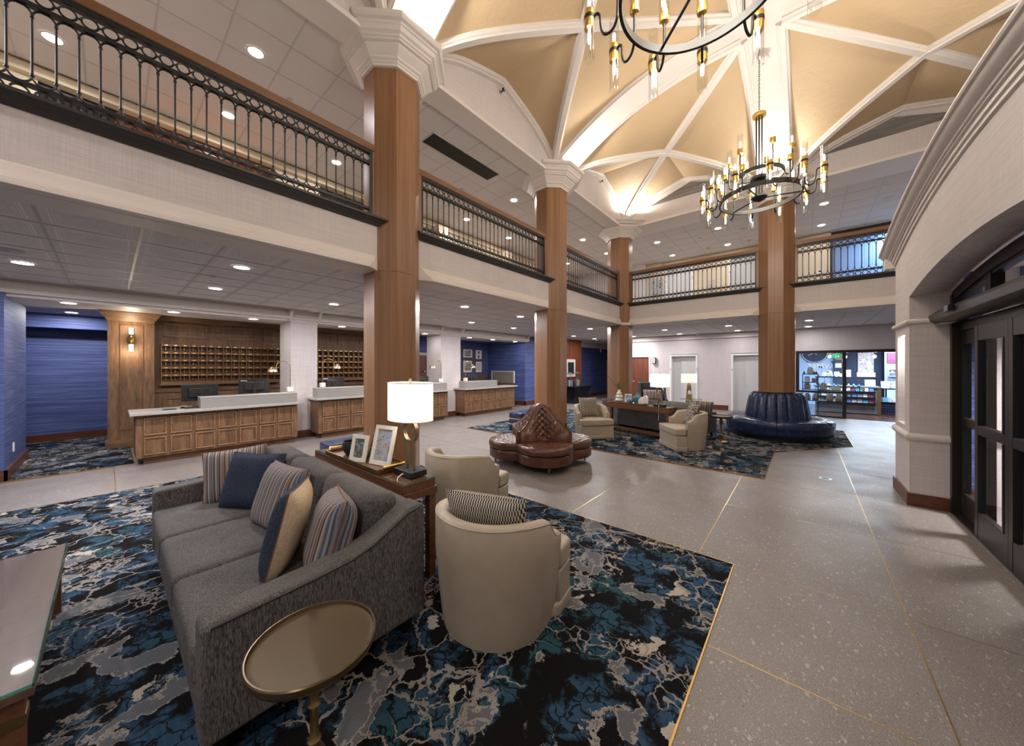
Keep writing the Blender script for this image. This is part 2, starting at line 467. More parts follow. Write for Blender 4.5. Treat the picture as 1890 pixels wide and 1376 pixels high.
stripes('pillow_stripe', [(.42,.36,.30), (.02,.02,.03), (.16,.15,.16), (.02,.07,.17), (.40,.35,.29), (.03,.03,.04), (.24,.11,.05), (.34,.30,.26), (.015,.02,.05), (.12,.11,.12)], 19.0)
stripes('pillow_stripe_multi', [(.55,.50,.42), (.03,.06,.16), (.30,.28,.27), (.36,.12,.05), (.50,.45,.38), (.05,.09,.18), (.33,.22,.08), (.12,.12,.14)], 12.0)
def pattern(name, lo, hi, sx, sy, kind):
    t = NT(name); sp = t.n('ShaderNodeSeparateXYZ'); t.set(sp.inputs[0], t.n('ShaderNodeTexCoord').outputs['Object'])
    X = t.math('MULTIPLY', sp.outputs[0], sx); Y = t.math('MULTIPLY', sp.outputs[1], sy)
    if kind == 'bars':     # rows of upright dashes of random tone
        wn = t.n('ShaderNodeTexWhiteNoise'); wn.noise_dimensions = '2D'
        cb = t.n('ShaderNodeCombineXYZ'); t.set(cb.inputs[0], t.math('FLOOR', X)); t.set(cb.inputs[1], t.math('FLOOR', Y)); t.set(wn.inputs['Vector'], cb.outputs[0])
        par = t.math('MODULO', t.math('ABSOLUTE', t.math('ADD', t.math('FLOOR', X), t.math('FLOOR', Y))), 2.0)
        k = t.math('ADD', t.math('MULTIPLY', wn.outputs[0], .4), t.math('MULTIPLY', par, .6))
        k = t.math('GREATER_THAN', k, .5)
    elif kind == 'ogee':
        k = t.math('GREATER_THAN', t.math('ADD', t.math('SINE', X), t.math('MULTIPLY', t.math('SINE', Y), t.math('SINE', t.math('MULTIPLY', X, .5)))), .35)
    else:
        n_ = t.noise(t.pos((sx, sy, sx), True), 1, 2, .5, 1.0); k = t.math('GREATER_THAN', n_, .5)
    t.fin(t.mix(k, lo, hi), .9)
pattern('pillow_bars', (.018, .018, .020), (.55, .49, .40), 120, 30, 'bars')
pattern('pillow_ogee', (.10, .09, .08), (.46, .39, .29), 165, 95, 'ogee')
pattern('pillow_chenille', (.035, .032, .03), (.40, .36, .30), 24, 70, 'noise')
def leather(name, a, b, rough, bscale=90, bstr=.25, coat=0.0):
    t = NT(name); n1 = t.noise(t.pos((1,1,1), True), 7, 5, .6); n2 = t.noise(t.pos((1,1,1), True), bscale, 3, .6)
    c = t.mix(n1, a, b); t.bump(n2, bstr, .003); t.fin(c, t.ramp(n1, [(.3, max(.05, rough-.06)), (.7, rough+.08)]), Coat_Weight=coat, Coat_Roughness=.25)
leather('leather_cream', (.33, .275, .205), (.44, .375, .29), .5)
leather('leather_brown', (.060, .022, .011), (.120, .046, .023), .30, 60, .2)
leather('leather_blue', (.014, .026, .075), (.020, .036, .095), .24, 60, .12)
t = NT('table_top_bronze')
n1 = t.noise(t.pos((1,1,1), True), 6, 2, .5)
t.fin(t.mix(n1, (.090, .060, .027), (.115, .078, .036)), .30, .6)

def glassy(name, tint=(1,1,1), refl=.08, rough=.02, gain=1.0):
    t = NT(name); t.t.nodes.remove(t.b)
    tr = t.n('ShaderNodeBsdfTransparent'); tr.inputs[0].default_value = (*tint, 1)
    gl = t.n('ShaderNodeBsdfGlossy'); gl.inputs['Roughness'].default_value = rough
    fr = t.n('ShaderNodeFresnel'); fr.inputs[0].default_value = 1.5
    front = t.math('SUBTRACT', 1.0, t.n('ShaderNodeNewGeometry').outputs['Backfacing'])
    k = t.math('MULTIPLY', t.math('MINIMUM', t.math('ADD', t.math('MULTIPLY', fr.outputs[0], gain), refl), 1.0), front)
    mx = t.n('ShaderNodeMixShader'); t.set(mx.inputs[0], k); t.set(mx.inputs[1], tr.outputs[0]); t.set(mx.inputs[2], gl.outputs[0])
    t.set(t.out.inputs[0], mx.outputs[0]); return t
glassy('glass_clear', (.97, .99, .98), .0)
glassy('glass_door', (.92, .93, .94), .02, .02, .45)
glassy('glass_table', (.88, .87, .86), .0, .02, .7)
glassy('glass_edge', (.35, .75, .68), .1)
g_ = glassy('glass_ribbed', (.93, .93, .93), .10, .12)
t = NT('shade')
t.t.nodes.remove(t.b)
df = t.n('ShaderNodeBsdfDiffuse'); df.inputs[0].default_value = (.82, .80, .77, 1); tl = t.n('ShaderNodeBsdfTranslucent'); tl.inputs[0].default_value = (.86, .80, .70, 1)
mx = t.n('ShaderNodeMixShader'); mx.inputs[0].default_value = .55; t.set(mx.inputs[1], df.outputs[0]); t.set(mx.inputs[2], tl.outputs[0]); t.set(t.out.inputs[0], mx.outputs[0])
def picture(name, cols, scale):
    t = NT(name); n1 = t.noise(t.pos((1,1,1), True), scale, 4, .6, .8)
    t.fin(t.ramp(n1, [(.25 + .5*i/(len(cols)-1), c) for i, c in enumerate(cols)]), .35)
picture('photo_town', [(.05,.03,.02), (.20,.12,.07), (.08,.10,.05), (.25,.40,.60), (.55,.55,.55)], 22)
picture('photo_collage', [(.10,.16,.06), (.30,.16,.08), (.45,.45,.45), (.10,.25,.50), (.70,.68,.65)], 26)
picture('photo_grey', [(.02,.02,.02), (.15,.15,.15), (.5,.5,.5), (.1,.1,.1)], 18)
picture('painting_bright', [(.02,.03,.10), (.55,.03,.03), (.02,.05,.35), (.6,.05,.04), (.02,.02,.05), (.25,.40,.15)], 12)
picture('painting_floral', [(.75,.75,.78), (.10,.25,.12), (.75,.75,.78), (.55,.08,.20), (.8,.8,.82)], 9)
picture('mosaic_blue', [(.004,.006,.02), (.01,.014,.05), (.45,.45,.5), (.008,.01,.03)], 90)
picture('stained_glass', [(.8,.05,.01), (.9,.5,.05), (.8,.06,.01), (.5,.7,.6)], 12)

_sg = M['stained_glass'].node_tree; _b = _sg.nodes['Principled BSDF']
_sg.links.new(_b.inputs['Base Color'].links[0].from_socket, _b.inputs['Emission Color']); _b.inputs['Emission Strength'].default_value = .7  # emission stands in for light coming through the panes from behind
# ================================================================ SETTING
ZC, ZU, YF, XF = 2.97, 5.93, 4.30, 10.42
COLS = {'C1': (2.62, 4.47), 'C2': (6.63, 4.47), 'C3': (10.50, 4.44), 'C4': (10.57, .50)}

# ---------------------------------------------------------------- floor: slabs with brass strips between
floor = struct(MB().box(-5, 22, -6, 14, -.12, -.012).build('floor', 'terrazzo'), 'grey terrazzo floor slabs with thin brass inlay lines')
def slab_zone(xs, ys, skip):
    for i in range(len(xs)-1):
        for j in range(len(ys)-1):
            x0, x1, y0, y1 = xs[i], xs[i+1], ys[j], ys[j+1]
            if skip((x0+x1)/2, (y0+y1)/2, x0, x1, y0, y1): continue
            MB().box(x0+.003, x1-.003, y0+.003, y1-.003, -.012, 0).build('floor_slab', 'terrazzo', floor)
def strip(x0, x1, y0, y1, parent=None, z=.0008):
    MB().box(x0, x1, y0, y1, -.012, z).build('brass_strip', 'brass', parent or floor)
ysA = [-4.4, -3.11, -1.82, -.53, .45, .72, 2.03, 3.32, 4.61, 5.90, 7.0, 8.2, 9.6]
xsA = [-4.6, -2.9, -1.24, .05, 1.34, 2.34, 3.44, 4.88, 6.30, 7.6, 8.9, 10.2, 11.5, 12.8, 14.1, 15.35]
def under(xm, ym, x0, x1, y0, y1):
    if x1 <= 3.45 and y0 >= .44 and y1 <= 7.01: return True
    if xm > 6.4 and y0 >= .44 and y1 <= 7.01 and x1 <= 11.6: return True
    if xm < .3 and ym > 8.8: return True
    return False
ysB = [v_ for v_ in ysA if v_ != .45]
slab_zone([v_ for v_ in xsA if v_ <= 3.44], ysA, under); slab_zone([3.44, 4.88, 6.30], ysB, under); slab_zone([v_ for v_ in xsA if v_ >= 6.30], ysA, under)
slab_zone([15.35, 17, 18.6, 20.2, 22], [.2, 2.03, 3.9, 5.9, 7.6, 9.2], lambda *a: False)
S = .0035
for y, a, b in ((-.53, -1, 15.3), (.72, 3.46, 6.3), (2.03, 3.46, 6.3), (3.32, 3.46, 6.3), (4.61, 3.46, 6.3), (5.90, 3.46, 6.3), (7.0, -2, 12)):
    strip(a, b, y-S, y+S)
for x, a, b in ((2.34, -1.25, .44), (4.88, -1.25, 9), (3.44, -1.25, 9), (6.30, -1.0, 9), (.05, 7.02, 8.75), (1.34, 7.02, 8.5), (8.9, -1.8, -.8), (10.2, -1.8, -.8), (12.8, -2, 7), (14.1, -2, 7)):
    strip(x-S*.7, x+S*.7, a, b)

# ---------------------------------------------------------------- carpets let into the floor
def carpet(poly, label):
    o = MB().prism(poly, -.011, .004).build('carpet', 'carpet')
    tag(o, label, 'carpet')
    n = len(poly)
    for i in range(n):
        (xa, ya), (xb, yb) = poly[i], poly[(i+1) % n]
        L = math.hypot(xb-xa, yb-ya); a = math.atan2(yb-ya, xb-xa)
        MB().cbox(((xa+xb)/2, (ya+yb)/2, -.003), (L, .009, .017), rz3(a)).build('brass_edge', 'brass', o)
    return o
carpet([(-3.5, .45), (3.43, .45), (3.43, 6.99), (-3.5, 6.99)], 'blue black and cream marbled carpet under the near grey sofa')
carpet([(6.36, .44), (8.40, .44), (10.03, -.80), (12.4, -.80), (12.4, 7.02), (6.36, 7.02)], 'blue black and cream marbled carpet under the cream armchairs and blue round bench')
carpet([(-3.6, 8.82), (.28, 8.82), (.28, 12.85), (-3.6, 12.85)], 'blue marbled carpet of the hallway left of the front desk')
carpet([(11.0, 9.2), (11.55, 9.2), (11.55, 11.3), (11.0, 11.3)], 'sliver of blue carpet behind the last desk')
fc = thing('floor_socket', 'small round metal floor socket by the entrance', 'floor socket', (6.95, -.25, .001))
MB().lathe([(.075, 0), (.075, .003), (.06, .004)], n=24).build('ring', 'steel', fc); MB().lathe([(.045, .003), (.045, .006)], n=20).build('cap', 'bronze_dark', fc)

# ---------------------------------------------------------------- lower ceiling
ceil = struct(MB().box(-5, 22, 4.33, 9.04, ZC+.02, ZC+.25).box(10.45, 22, -6, 4.33, ZC+.02, ZC+.25).build('ceiling', 'white_trim'), 'embossed tile ceiling below the gallery')
_t = MB().box(-.296, .296, -.296, .296, 0, .015).build('ceiling_tile', 'ceiling_tile', ceil); _t.location = (-1.3, 4.92, ZC)
_first = True
xl = [-1.6+.6*k for k in range(29)]; yl = [4.62+.6*k for k in range(8)]
xb = [11.0+.6*k for k in range(8)]; yb = [4.62-.6*k for k in range(14)]
for i in range(28):
    for j in range(7):
        if i == 0 and j == 0: continue
        inst(_t, 'ceiling_tile', ceil, (xl[i]+.3, yl[j]+.3, ZC))
for i in range(7):
    for j in range(13):
        inst(_t, 'ceiling_tile', ceil, (xb[i]+.3, yb[j]-.3, ZC))
for x in xl: MB().box(x-.012, x+.012, 4.62, 8.84, ZC-.003, ZC+.02).build('grid_bar', 'grid_metal', ceil)
for y in yl: MB().box(-1.6, 15.2, y-.012, y+.012, ZC-.004, ZC+.02).build('grid_bar', 'grid_metal', ceil)
for x in xb: MB().box(x-.012, x+.012, -3.2, 4.62, ZC-.003, ZC+.02).build('grid_bar', 'grid_metal', ceil)
for y in yb[1:]: MB().box(11.0, 15.2, y-.012, y+.012, ZC-.004, ZC+.02).build('grid_bar', 'grid_metal', ceil)
# painted soffit strips round the tile field
struct(MB().box(-5, 11.0, 4.31, 4.61, 2.947, ZC+.02).box(10.43, 10.99, -6, 4.31, 2.947, ZC+.02).build('ceiling_soffit', 'white_trim'))
# linear slots of air vents in the lower ceiling
for x0, x1, lab in ((-.35, 3.0, 'long black slot air vent in the ceiling above the first desk'), (4.6, 7.0, 'long black slot air vent in the ceiling left of the middle wall pier'), (8.2, 11.4, 'long black slot air vent in the ceiling above the last desk')):
    v = thing('slot_vent', lab, 'air vent', (x0, 8.70, ZC-.012))
    MB().box(0, x1-x0, -.03, .03, 0, .012).build('slot', 'black_metal', v); MB().box(-.02, x1-x0+.02, -.045, -.03, -.002, .012).build('flange', 'white_trim', v)

# ---------------------------------------------------------------- upper ceiling
ceilu = struct(MB().box(-5, 22, 4.34, 9, ZU+.02, ZU+.2).box(10.46, 22, -6, 4.34, ZU+.02, ZU+.2).build('ceiling_upper', 'white_trim'), 'plain square tile ceiling above the gallery')
_t2 = MB().box(-.297, .297, -.297, .297, 0, .015).build('ceiling_tile', 'ceiling_tile_plain', ceilu); _t2.location = (.37-1.5, 4.9, ZU)
xu = [.37-1.8+.6*k for k in range(28)]; yu = [4.6+.6*k for k in range(7)]
for i in range(27):
    for j in range(6):
        if i == 0 and j == 0: continue
        inst(_t2, 'ceiling_tile', ceilu, (xu[i]+.3, yu[j]+.3, ZU))
xv = [11.17+.6*k for k in range(7)]; yv = [4.6-.6*k for k in range(14)]
for i in range(6):
    for j in range(13):
        inst(_t2, 'ceiling_tile', ceilu, (xv[i]+.3, yv[j]-.3, ZU))
for x in xu: MB().box(x-.010, x+.010, 4.6, 8.2, ZU-.003, ZU+.02).build('grid_bar', 'grid_metal', ceilu)
for y in yu: MB().box(-1.4, 14.8, y-.010, y+.010, ZU-.004, ZU+.02).build('grid_bar', 'grid_metal', ceilu)
for x in xv: MB().box(x-.010, x+.010, -3.2, 4.6, ZU-.003, ZU+.02).build('grid_bar', 'grid_metal', ceilu)
for y in yv[1:]: MB().box(11.17, 14.8, y-.010, y+.010, ZU-.004, ZU+.02).build('grid_bar', 'grid_metal', ceilu)
struct(MB().box(-5, 11.17, 4.20, 4.59, 5.90, ZU+.02).box(10.32, 11.16, -6, 4.20, 5.90, ZU+.02).build('ceiling_soffit_upper', 'white_trim'))
v = thing('ceiling_grille', 'long dark air grille in the upper ceiling between the first two columns', 'air grille', (3.82, 5.12, ZU-.012))
MB().box(0, 1.75, 0, .36, .004, .012).build('backing', 'vestibule_dark', v)
for k in range(14): MB().box(.02, 1.73, .02+k*.0245, .028+k*.0245, 0, .010).build('slat', 'bronze_dark', v)
MB().box(-.02, 1.77, -.02, 0, 0, .012).box(-.02, 1.77, .36, .38, 0, .012).box(-.02, 0, 0, .36, 0, .012).box(1.75, 1.77, 0, .36, 0, .012).build('frame', 'grid_metal', v)

# ---------------------------------------------------------------- gallery fascia, trim, ledge
struct(MB().box(-5, 10.42, YF, 4.55, 2.95, 3.56).build('wall_gallery_left', 'wallpaper'), 'pale linen wallpaper band of the left gallery front')
struct(MB().box(XF, 10.67, -6, YF+.25, 2.95, 3.56).build('wall_gallery_back', 'wallpaper'), 'pale linen wallpaper band of the far gallery front')
struct(MB().box(-5, 22, 4.55, 9.0, 3.35, 3.58).box(10.67, 22, -6, 4.55, 3.35, 3.58).build('floor_gallery', 'gallery_carpet'))
TP = [(0, 0), (.105, 0), (.105, .022), (.092, .030), (.092, .048), (.070, .075), (.045, .105), (.038, .135), (.030, .140), (.026, .165), (.010, .185), (0, .188)]   # crown: (out, up)
def crown_x(x0, x1, y, z, mat='white_trim', nm='trim_1', out=-1, P=TP, ch=.16, sc_=1.0):
    P = [(p*sc_, q*sc_) for p, q in P]; n = len(P)
    vs = []; mo = max(p for p, q in P)
    for xx, sg in ((x0, 1), (x1, -1)):
        for p, q in P: vs.append((xx + sg*ch*(p/mo if ch else 0)*1.0, y + out*p, z + q))
    fs = [(i, (i+1) % n, (i+1) % n + n, i+n) for i in range(n)] + [tuple(range(n))[::-1], tuple(range(n, 2*n))]
    return struct(MB().add(vs, fs).build(nm, mat, weld=True))
def crown_y(y0, y1, x, z, mat='white_trim', nm='trim_2', out=-1, P=TP, ch=.16, sc_=1.0):
    P = [(p*sc_, q*sc_) for p, q in P]; n = len(P)
    vs = []; mo = max(p for p, q in P)
    for yy, sg in ((y0, 1), (y1, -1)):
        for p, q in P: vs.append((x + out*p, yy + sg*ch*(p/mo if ch else 0)*1.0, z + q))
    fs = [(i, (i+1) % n, (i+1) % n + n, i+n) for i in range(n)] + [tuple(range(n))[::-1], tuple(range(n, 2*n))]
    return struct(MB().add(vs, fs).build(nm, mat, weld=True))
for i, (a, b) in enumerate(((-4, 2.30), (2.96, 6.30), (6.97, 10.24))): crown_x(a, b, YF, 2.95, nm='trim_%d' % (i+1))
for i, (a, b) in enumerate(((-5, .17), (.83, 4.12))): crown_y(a, b, XF, 2.95, nm='trim_%d' % (i+4))
# chamfered corner block where both galleries meet
struct(MB().prism([(10.20, 4.31), (10.43, 4.08), (10.5, 4.4)], 2.95, 3.56).build('wall_gallery_corner', 'wallpaper'))
struct(MB().prism([(10.10, 4.31), (10.43, 3.98), (10.5, 4.4)], 2.95, 3.03).prism([(10.15, 4.31), (10.43, 4.03), (10.5, 4.4)], 3.03, 3.10).build('trim_6', 'white_trim'))
LP = [(0, -.005), (.03, 0), (.045, .02), (.075, .045), (.085, .06), (.11, .066), (.11, .082), (.10, .090), (.10, .096), (-.06, .098), (-.06, -.005)]
def ledge(o): return struct(o)
for i, (a, b) in enumerate(((-4, 2.56), (2.84, 6.58), (6.84, 10.42))): crown_x(a, b, YF, 3.535, 'ledge_black', 'trim_%d' % (i+7), P=LP, ch=.05)
for i, (a, b) in enumerate(((-5, .40), (.66, 4.30))): crown_y(a, b, XF, 3.535, 'ledge_black', 'trim_%d' % (i+10), P=LP, ch=.05)

# ---------------------------------------------------------------- columns
OCT = 1/math.cos(PI/8)
def column(x, y, label, top=6.05):
    c = thing('column', label, 'column', (x, y, 0), 0)
    MB().lathe([(.35*OCT, 0), (.35*OCT, 2.945)], n=8, rot0=PI/8).build('lower_shaft', 'oak_column', c)
    MB().lathe([(.349*OCT, 2.949), (.349*OCT, 5.70)], n=8, rot0=PI/8).build('upper_shaft', 'oak_column', c)
    pr = [(.352, 5.64), (.385, 5.64), (.385, 5.675), (.40, 5.68), (.40, 5.70), (.43, 5.715), (.435, 5.735), (.50, 5.79), (.52, 5.81), (.52, 5.825)]
    if top > 6: pr += [(.56, 5.83), (.56, 5.85), (.585, 5.86), (.585, 5.885), (.62, 5.90), (.64, 5.94), (.66, 5.95), (.66, 5.975), (.70, 5.985), (.72, 6.01), (.72, 6.05), (.55, 6.05)]
    else: pr += [(.55, 5.83), (.55, 5.85), (.59, 5.87), (.62, 5.90), (.62, 5.935)]
    MB().lathe([(r*OCT, z) for r, z in pr], n=8, rot0=PI/8).build('capital', 'white_trim', c)
    return c
column(*COLS['C1'], 'tall octagonal oak column with white capital nearest the camera, beside the table lamp')
column(*COLS['C2'], 'octagonal oak column with white capital behind the brown tufted settee')
column(*COLS['C3'], 'octagonal oak column at the far corner of the gallery', top=5.93)
column(*COLS['C4'], 'octagonal oak column rising from the blue leather round bench')
MB().box(-.03, .03, -.008, 0, 0, .11).build('outlet_plate', 'plastic_black', bpy.data.objects['column.001'] if 'column.001' in bpy.data.objects else None, loc=(.10, -.351, .28))

# ---------------------------------------------------------------- gallery railings
def railing(origin, ang, length, label):
    r = thing('railing', label, 'railing', origin, ang, 'black iron gallery railings')
    L = length
    MB().box(0, L, -.022, .022, .20, .225).build('lower_rail', 'black_metal', r)
    MB().box(0, L, -.022, .022, .795, .825).build('upper_rail', 'black_metal', r)
    MB().box(0, L, -.03, .03, .935, .975).build('top_rail', 'black_metal', r)
    MB().box(0, L, -.022, .022, .085, .10).build('sill_rail', 'black_metal', r)
    MB().box(-.12, L+.12, -.04, .04, .976, 1.065).build('wood_cap', 'oak_rail' if abs(math.sin(ang)) < .5 else 'oak_rail_y', r, bevel=.008)
    for x in (.0, L): MB().box(x-.022, x+.022, -.025, .025, .085, .975).build('end_post', 'black_metal', r)
    P = .1075; n = int(round(L/P)); P = L/n
    bar = MB().tube([(0, 0, .285), (0, 0, .735)], .0072, 6).lathe([(.012, .72), (.012, .735)], n=6).lathe([(.012, .285), (.012, .30)], n=6)
    R = P/2
    up = [(R - R*math.cos(a), 0, .735 + R*1.05*math.sin(a)) for a in [PI*k/8 for k in range(9)]]
    dn = [(p[0], 0, 1.02-p[2]) for p in up]
    bar.tube(up, .007, 5).tube(dn, .007, 5)
    b0 = None
    rg = MB().torus(.043, .0075, n=16, m=5, M=rx3(PI/2)).box(-P/2, -.043, -.005, .005, -.007, .007).box(.043, P/2, -.005, .005, -.007, .007)
    r0 = None
    for k in range(n):
        if b0 is None: b0 = bar.build('baluster', 'black_metal', r, smooth=40)
        else: inst(b0, 'baluster', r, (k*P, 0, 0))
        for zc in (.88, .150):
            if r0 is None:
                r0 = rg.build('ring', 'black_metal', r, smooth=40); r0.location = (P/2, 0, zc)
            else: inst(r0, 'ring', r, ((k+.5)*P, 0, zc))
    return r
RZ = 3.545
railing((-2.0, 4.36, RZ), 0, 4.23, 'black iron railing with wood cap above the first desk, left of the near column')
railing((3.02, 4.36, RZ), 0, 3.18, 'black iron railing with wood cap between the near column and the second column')
railing((7.04, 4.36, RZ), 0, 3.06, 'black iron railing with wood cap between the second column and the far corner column')
railing((10.48, .90, RZ), PI/2, 3.15, 'black iron railing with wood cap on the far gallery left of the chandelier column')
railing((10.48, -3.1, RZ), PI/2, 3.22, 'black iron railing with wood cap in front of the blue lit window')
# oak fillers between posts and columns
for i, (x, y0, dx, dy) in enumerate(((2.30, 4.36, .05, .03), (2.955, 4.36, .05, .03), (6.27, 4.36, .06, .03), (6.98, 4.36, .05, .03), (10.14, 4.36, .05, .03))):
    o = MB().box(x-dx, x+dx, y0-dy, y0+dy, 3.62, 4.61).build('rail_filler', 'oak_column'); tag(o, 'narrow oak filler panel joining a railing end to ' + ('the near column, left side', 'the near column, right side', 'the second column, left side', 'the second column, right side', 'the far corner column, left side')[i], 'panel', 'oak rail fillers')
for x, y0, dx, dy in ((10.48, .14, .03, .03), (10.48, .87, .03, .03), (10.48, 4.08, .03, .04)):
    o = MB().box(x-dx, x+dx, y0-dy, y0+dy, 3.62, 4.61).build('rail_filler', 'oak_column'); tag(o, 'narrow oak filler panel joining a railing end to ' + ('the chandelier column, right side' if y0 < .5 else ('the chandelier column, left side' if y0 < 1 else 'the far corner column, right side')), 'panel', 'oak rail fillers')

# ---------------------------------------------------------------- vault
ZL, ZH, ZO, ZM = 6.12, 7.16, 6.80, 6.88
XB = [-1.36, 2.62, 6.63, 10.32]; YB = [-3.30, .53, 4.20]
BH = .27
vault = bpy.data.objects.new('ceiling_vault', None); COL.objects.link(vault); struct(vault, 'tan plaster groin vault with white ribs over the lobby')
gq = lambda t: .60*t + .40*(1-(1-t)**4)
gb = lambda t: 1-(1-t)**2.3
RIB = [(-.085, .03), (-.085, -.02), (-.07, -.035), (-.055, -.038), (-.045, -.065), (.045, -.065), (.055, -.038), (.07, -.035), (.085, -.02), (.085, .03)]
TRM = [(-.11, .03), (-.11, -.03), (-.085, -.05), (-.06, -.05), (-.05, -.075), (.05, -.075), (.06, -.05), (.085, -.05), (.11, -.03), (.11, .03)]
NSEG = 12
def bay(x0, x1, y0, y1, hi):
    # hi: dict of corner -> True when the corner is a crossing
    cs = [(x0, y0), (x1, y0), (x1, y1), (x0, y1)]; O = Vector(((x0+x1)/2, (y0+y1)/2, ZO))
    zc = [ZH if h else ZL for h in hi]
    m = MB()
    def rib(i):
        c = Vector((*cs[i], zc[i])); pts = []
        for k in range(NSEG+1):
            t = k/NSEG; z = ZH + (ZO-ZH)*t if hi[i] else ZL + (ZO-ZL)*gq(t)
            pts.append(Vector((c.x + (O.x-c.x)*t, c.y + (O.y-c.y)*t, z)))
        return pts
    def edge(i, j):   # half edge from corner i to the middle of side i-j
        a, b = Vector(cs[i]), Vector(cs[j]); pts = []
        for k in range(NSEG+1):
            t = k/NSEG; p = a + (b-a)*t*.5
            if hi[i] and hi[j]: z = ZH
            elif not hi[i] and not hi[j]: z = ZL + (ZM-ZL)*gq(t)
            elif hi[j]: z = ZL + (ZH-ZL)*gb(t*.5)
            else: z = ZL + (ZH-ZL)*gb(1-t*.5)
            pts.append(Vector((p.x, p.y, z)))
        return pts
    for i in range(4):
        for j in ((i+1) % 4, (i-1) % 4):
            e, r = edge(i, j), rib(i)
            m.grid(lambda u, v: e[int(round(v*NSEG))].lerp(r[int(round(v*NSEG))], u), 5, NSEG+1)
    m.build('vault_panel', 'plaster', vault, smooth=20, weld=True)
    for i in range(4):
        MB().sweep(RIB, rib(i)).build('rib', 'white_trim', vault, smooth=35)
    for i in range(4):
        j = (i+1) % 4
        full = edge(i, j) + edge(j, i)[::-1][1:]
        wall = not hi[i] and not hi[j]
        MB().sweep(TRM if wall else [(p*.75, q) for p, q in TRM], full).build('edge_moulding', 'white_trim', vault, smooth=35)
b = BH
bay(XB[2]+b, XB[3], YB[1]+b, YB[2], (True, False, False, False))
bay(XB[1]+b, XB[2]-b, YB[1]+b, YB[2], (True, True, False, False))
bay(XB[0]+b, XB[1]-b, YB[1]+b, YB[2], (True, True, False, False))
bay(XB[2]+b, XB[3], YB[0], YB[1]-b, (False, False, False, True))
bay(XB[1]+b, XB[2]-b, YB[0], YB[1]-b, (False, False, True, True))
bay(XB[0]+b, XB[1]-b, YB[0], YB[1]-b, (False, False, True, True))
# wide white bands
def band(pts, wid, nm='vault_band'):
    MB().sweep([(-wid, 0), (wid, 0), (wid, .05), (-wid, .05)], pts).build(nm, 'white_trim', vault, smooth=30)
for x in (XB[1], XB[2]):
    for ya, yc in ((YB[2], YB[1]), (YB[0], YB[1])):
        band([(x, ya + (yc-ya)*k/24, ZL + (ZH-ZL)*gb(k/24)) for k in range(25)], BH)
band([(XB[3] + (XB[2]-XB[3])*k/24, YB[1], ZL + (ZH-ZL)*gb(k/24)) for k in range(25)], BH)
band([(XB[2] + (XB[0]-XB[2])*k/24, YB[1], ZH) for k in range(25)], BH)
# lunette walls
def lunette(x0, x1, axis, at, nm):
    pts = [(x0, 5.92)]
    for k in range(2*NSEG+1):
        t = k/(2*NSEG); tt = 2*t if t <= .5 else 2*(1-t); pts.append((x0 + (x1-x0)*t, ZL + (ZM-ZL)*gq(tt) + .02))
    pts.append((x1, 5.92))
    struct(MB().prism(pts, at, at+.12, axis).build(nm, 'wallpaper'))
lunette(XB[2]-.3, XB[3]+.1, 'y', YB[2]+.02, 'wall_lunette_1'); lunette(XB[1]-.3, XB[2]+.3, 'y', YB[2]+.02, 'wall_lunette_2'); lunette(XB[0], XB[1]+.3, 'y', YB[2]+.02, 'wall_lunette_3')
lunette(YB[1]-.3, YB[2]+.1, 'x', XB[3]+.02, 'wall_lunette_4'); lunette(YB[0], YB[1]+.3, 'x', XB[3]+.02, 'wall_lunette_5')
# grey triangular infills on the far lunettes
for ya, yb_ in ((YB[1], YB[2]), (YB[0], YB[1])):
    mid = (ya+yb_)/2
    struct(MB().prism([(mid-1.05, 6.40), (mid+1.05, 6.40), (mid, 6.74)], XB[3]-.012, XB[3]+.03, 'x').build('trim_20', 'grey_plank'))
struct(MB().box(-5, XF, 4.19, 4.32, 5.895, 5.955).build('trim_12', 'white_trim')); struct(MB().box(10.305, 10.43, -6, 4.32, 5.895, 5.955).build('trim_13', 'white_trim'))
# corner bracket in the far corner of the vault
bk = struct(bpy.data.objects.new('trim_14', None)); COL.objects.link(bk)
for k, (d, z0, z1) in enumerate(((.62, 5.92, 5.955), (.70, 5.955, 5.985), (.74, 5.985, 6.02), (.80, 6.02, 6.035), (.83, 6.035, 6.065))):
    MB().prism([(10.42-d, 4.30), (10.42, 4.30-d), (10.42, 4.30)], z0, z1).build('moulding', 'white_trim', bk)
# small security cameras on the lunettes
for x, z, lab in ((8.62, 6.68, 'small black spotlight on the lunette between the second and corner columns'), (4.62, 6.68, 'small black spotlight on the lunette between the first two columns')):
    o = thing('wall_spotlight', lab, 'spotlight', (x, 4.2, z))
    MB().lathe([(.03, 0), (.03, .02)], n=12).xf(Matrix.Rotation(PI/2, 4, 'X')).build('mount', 'steel', o)
    MB().tube([(0, -.02, 0), (0, -.06, .01)], .008, 6).build('arm', 'bronze_dark', o); MB().tube([(.03, -.05, .015), (-.04, -.09, -.01)], .02, 8).build('head', 'bronze_dark', o)
o = thing('smoke_detector', 'white cone shaped detector on the bright vault band beside the chandelier chain', 'detector', (7.32, .53, 7.08))
MB().lathe([(.03, .04), (.045, .0), (.09, -.09), (.095, -.11), (.09, -.13), (.05, -.14), (.03, -.17), (.01, -.175)], n=20).build('housing', 'white_trim', o, smooth=40)
MB().lathe([(.02, -.19), (.02, -.17)], n=10).build('sensor', 'grid_metal', o)

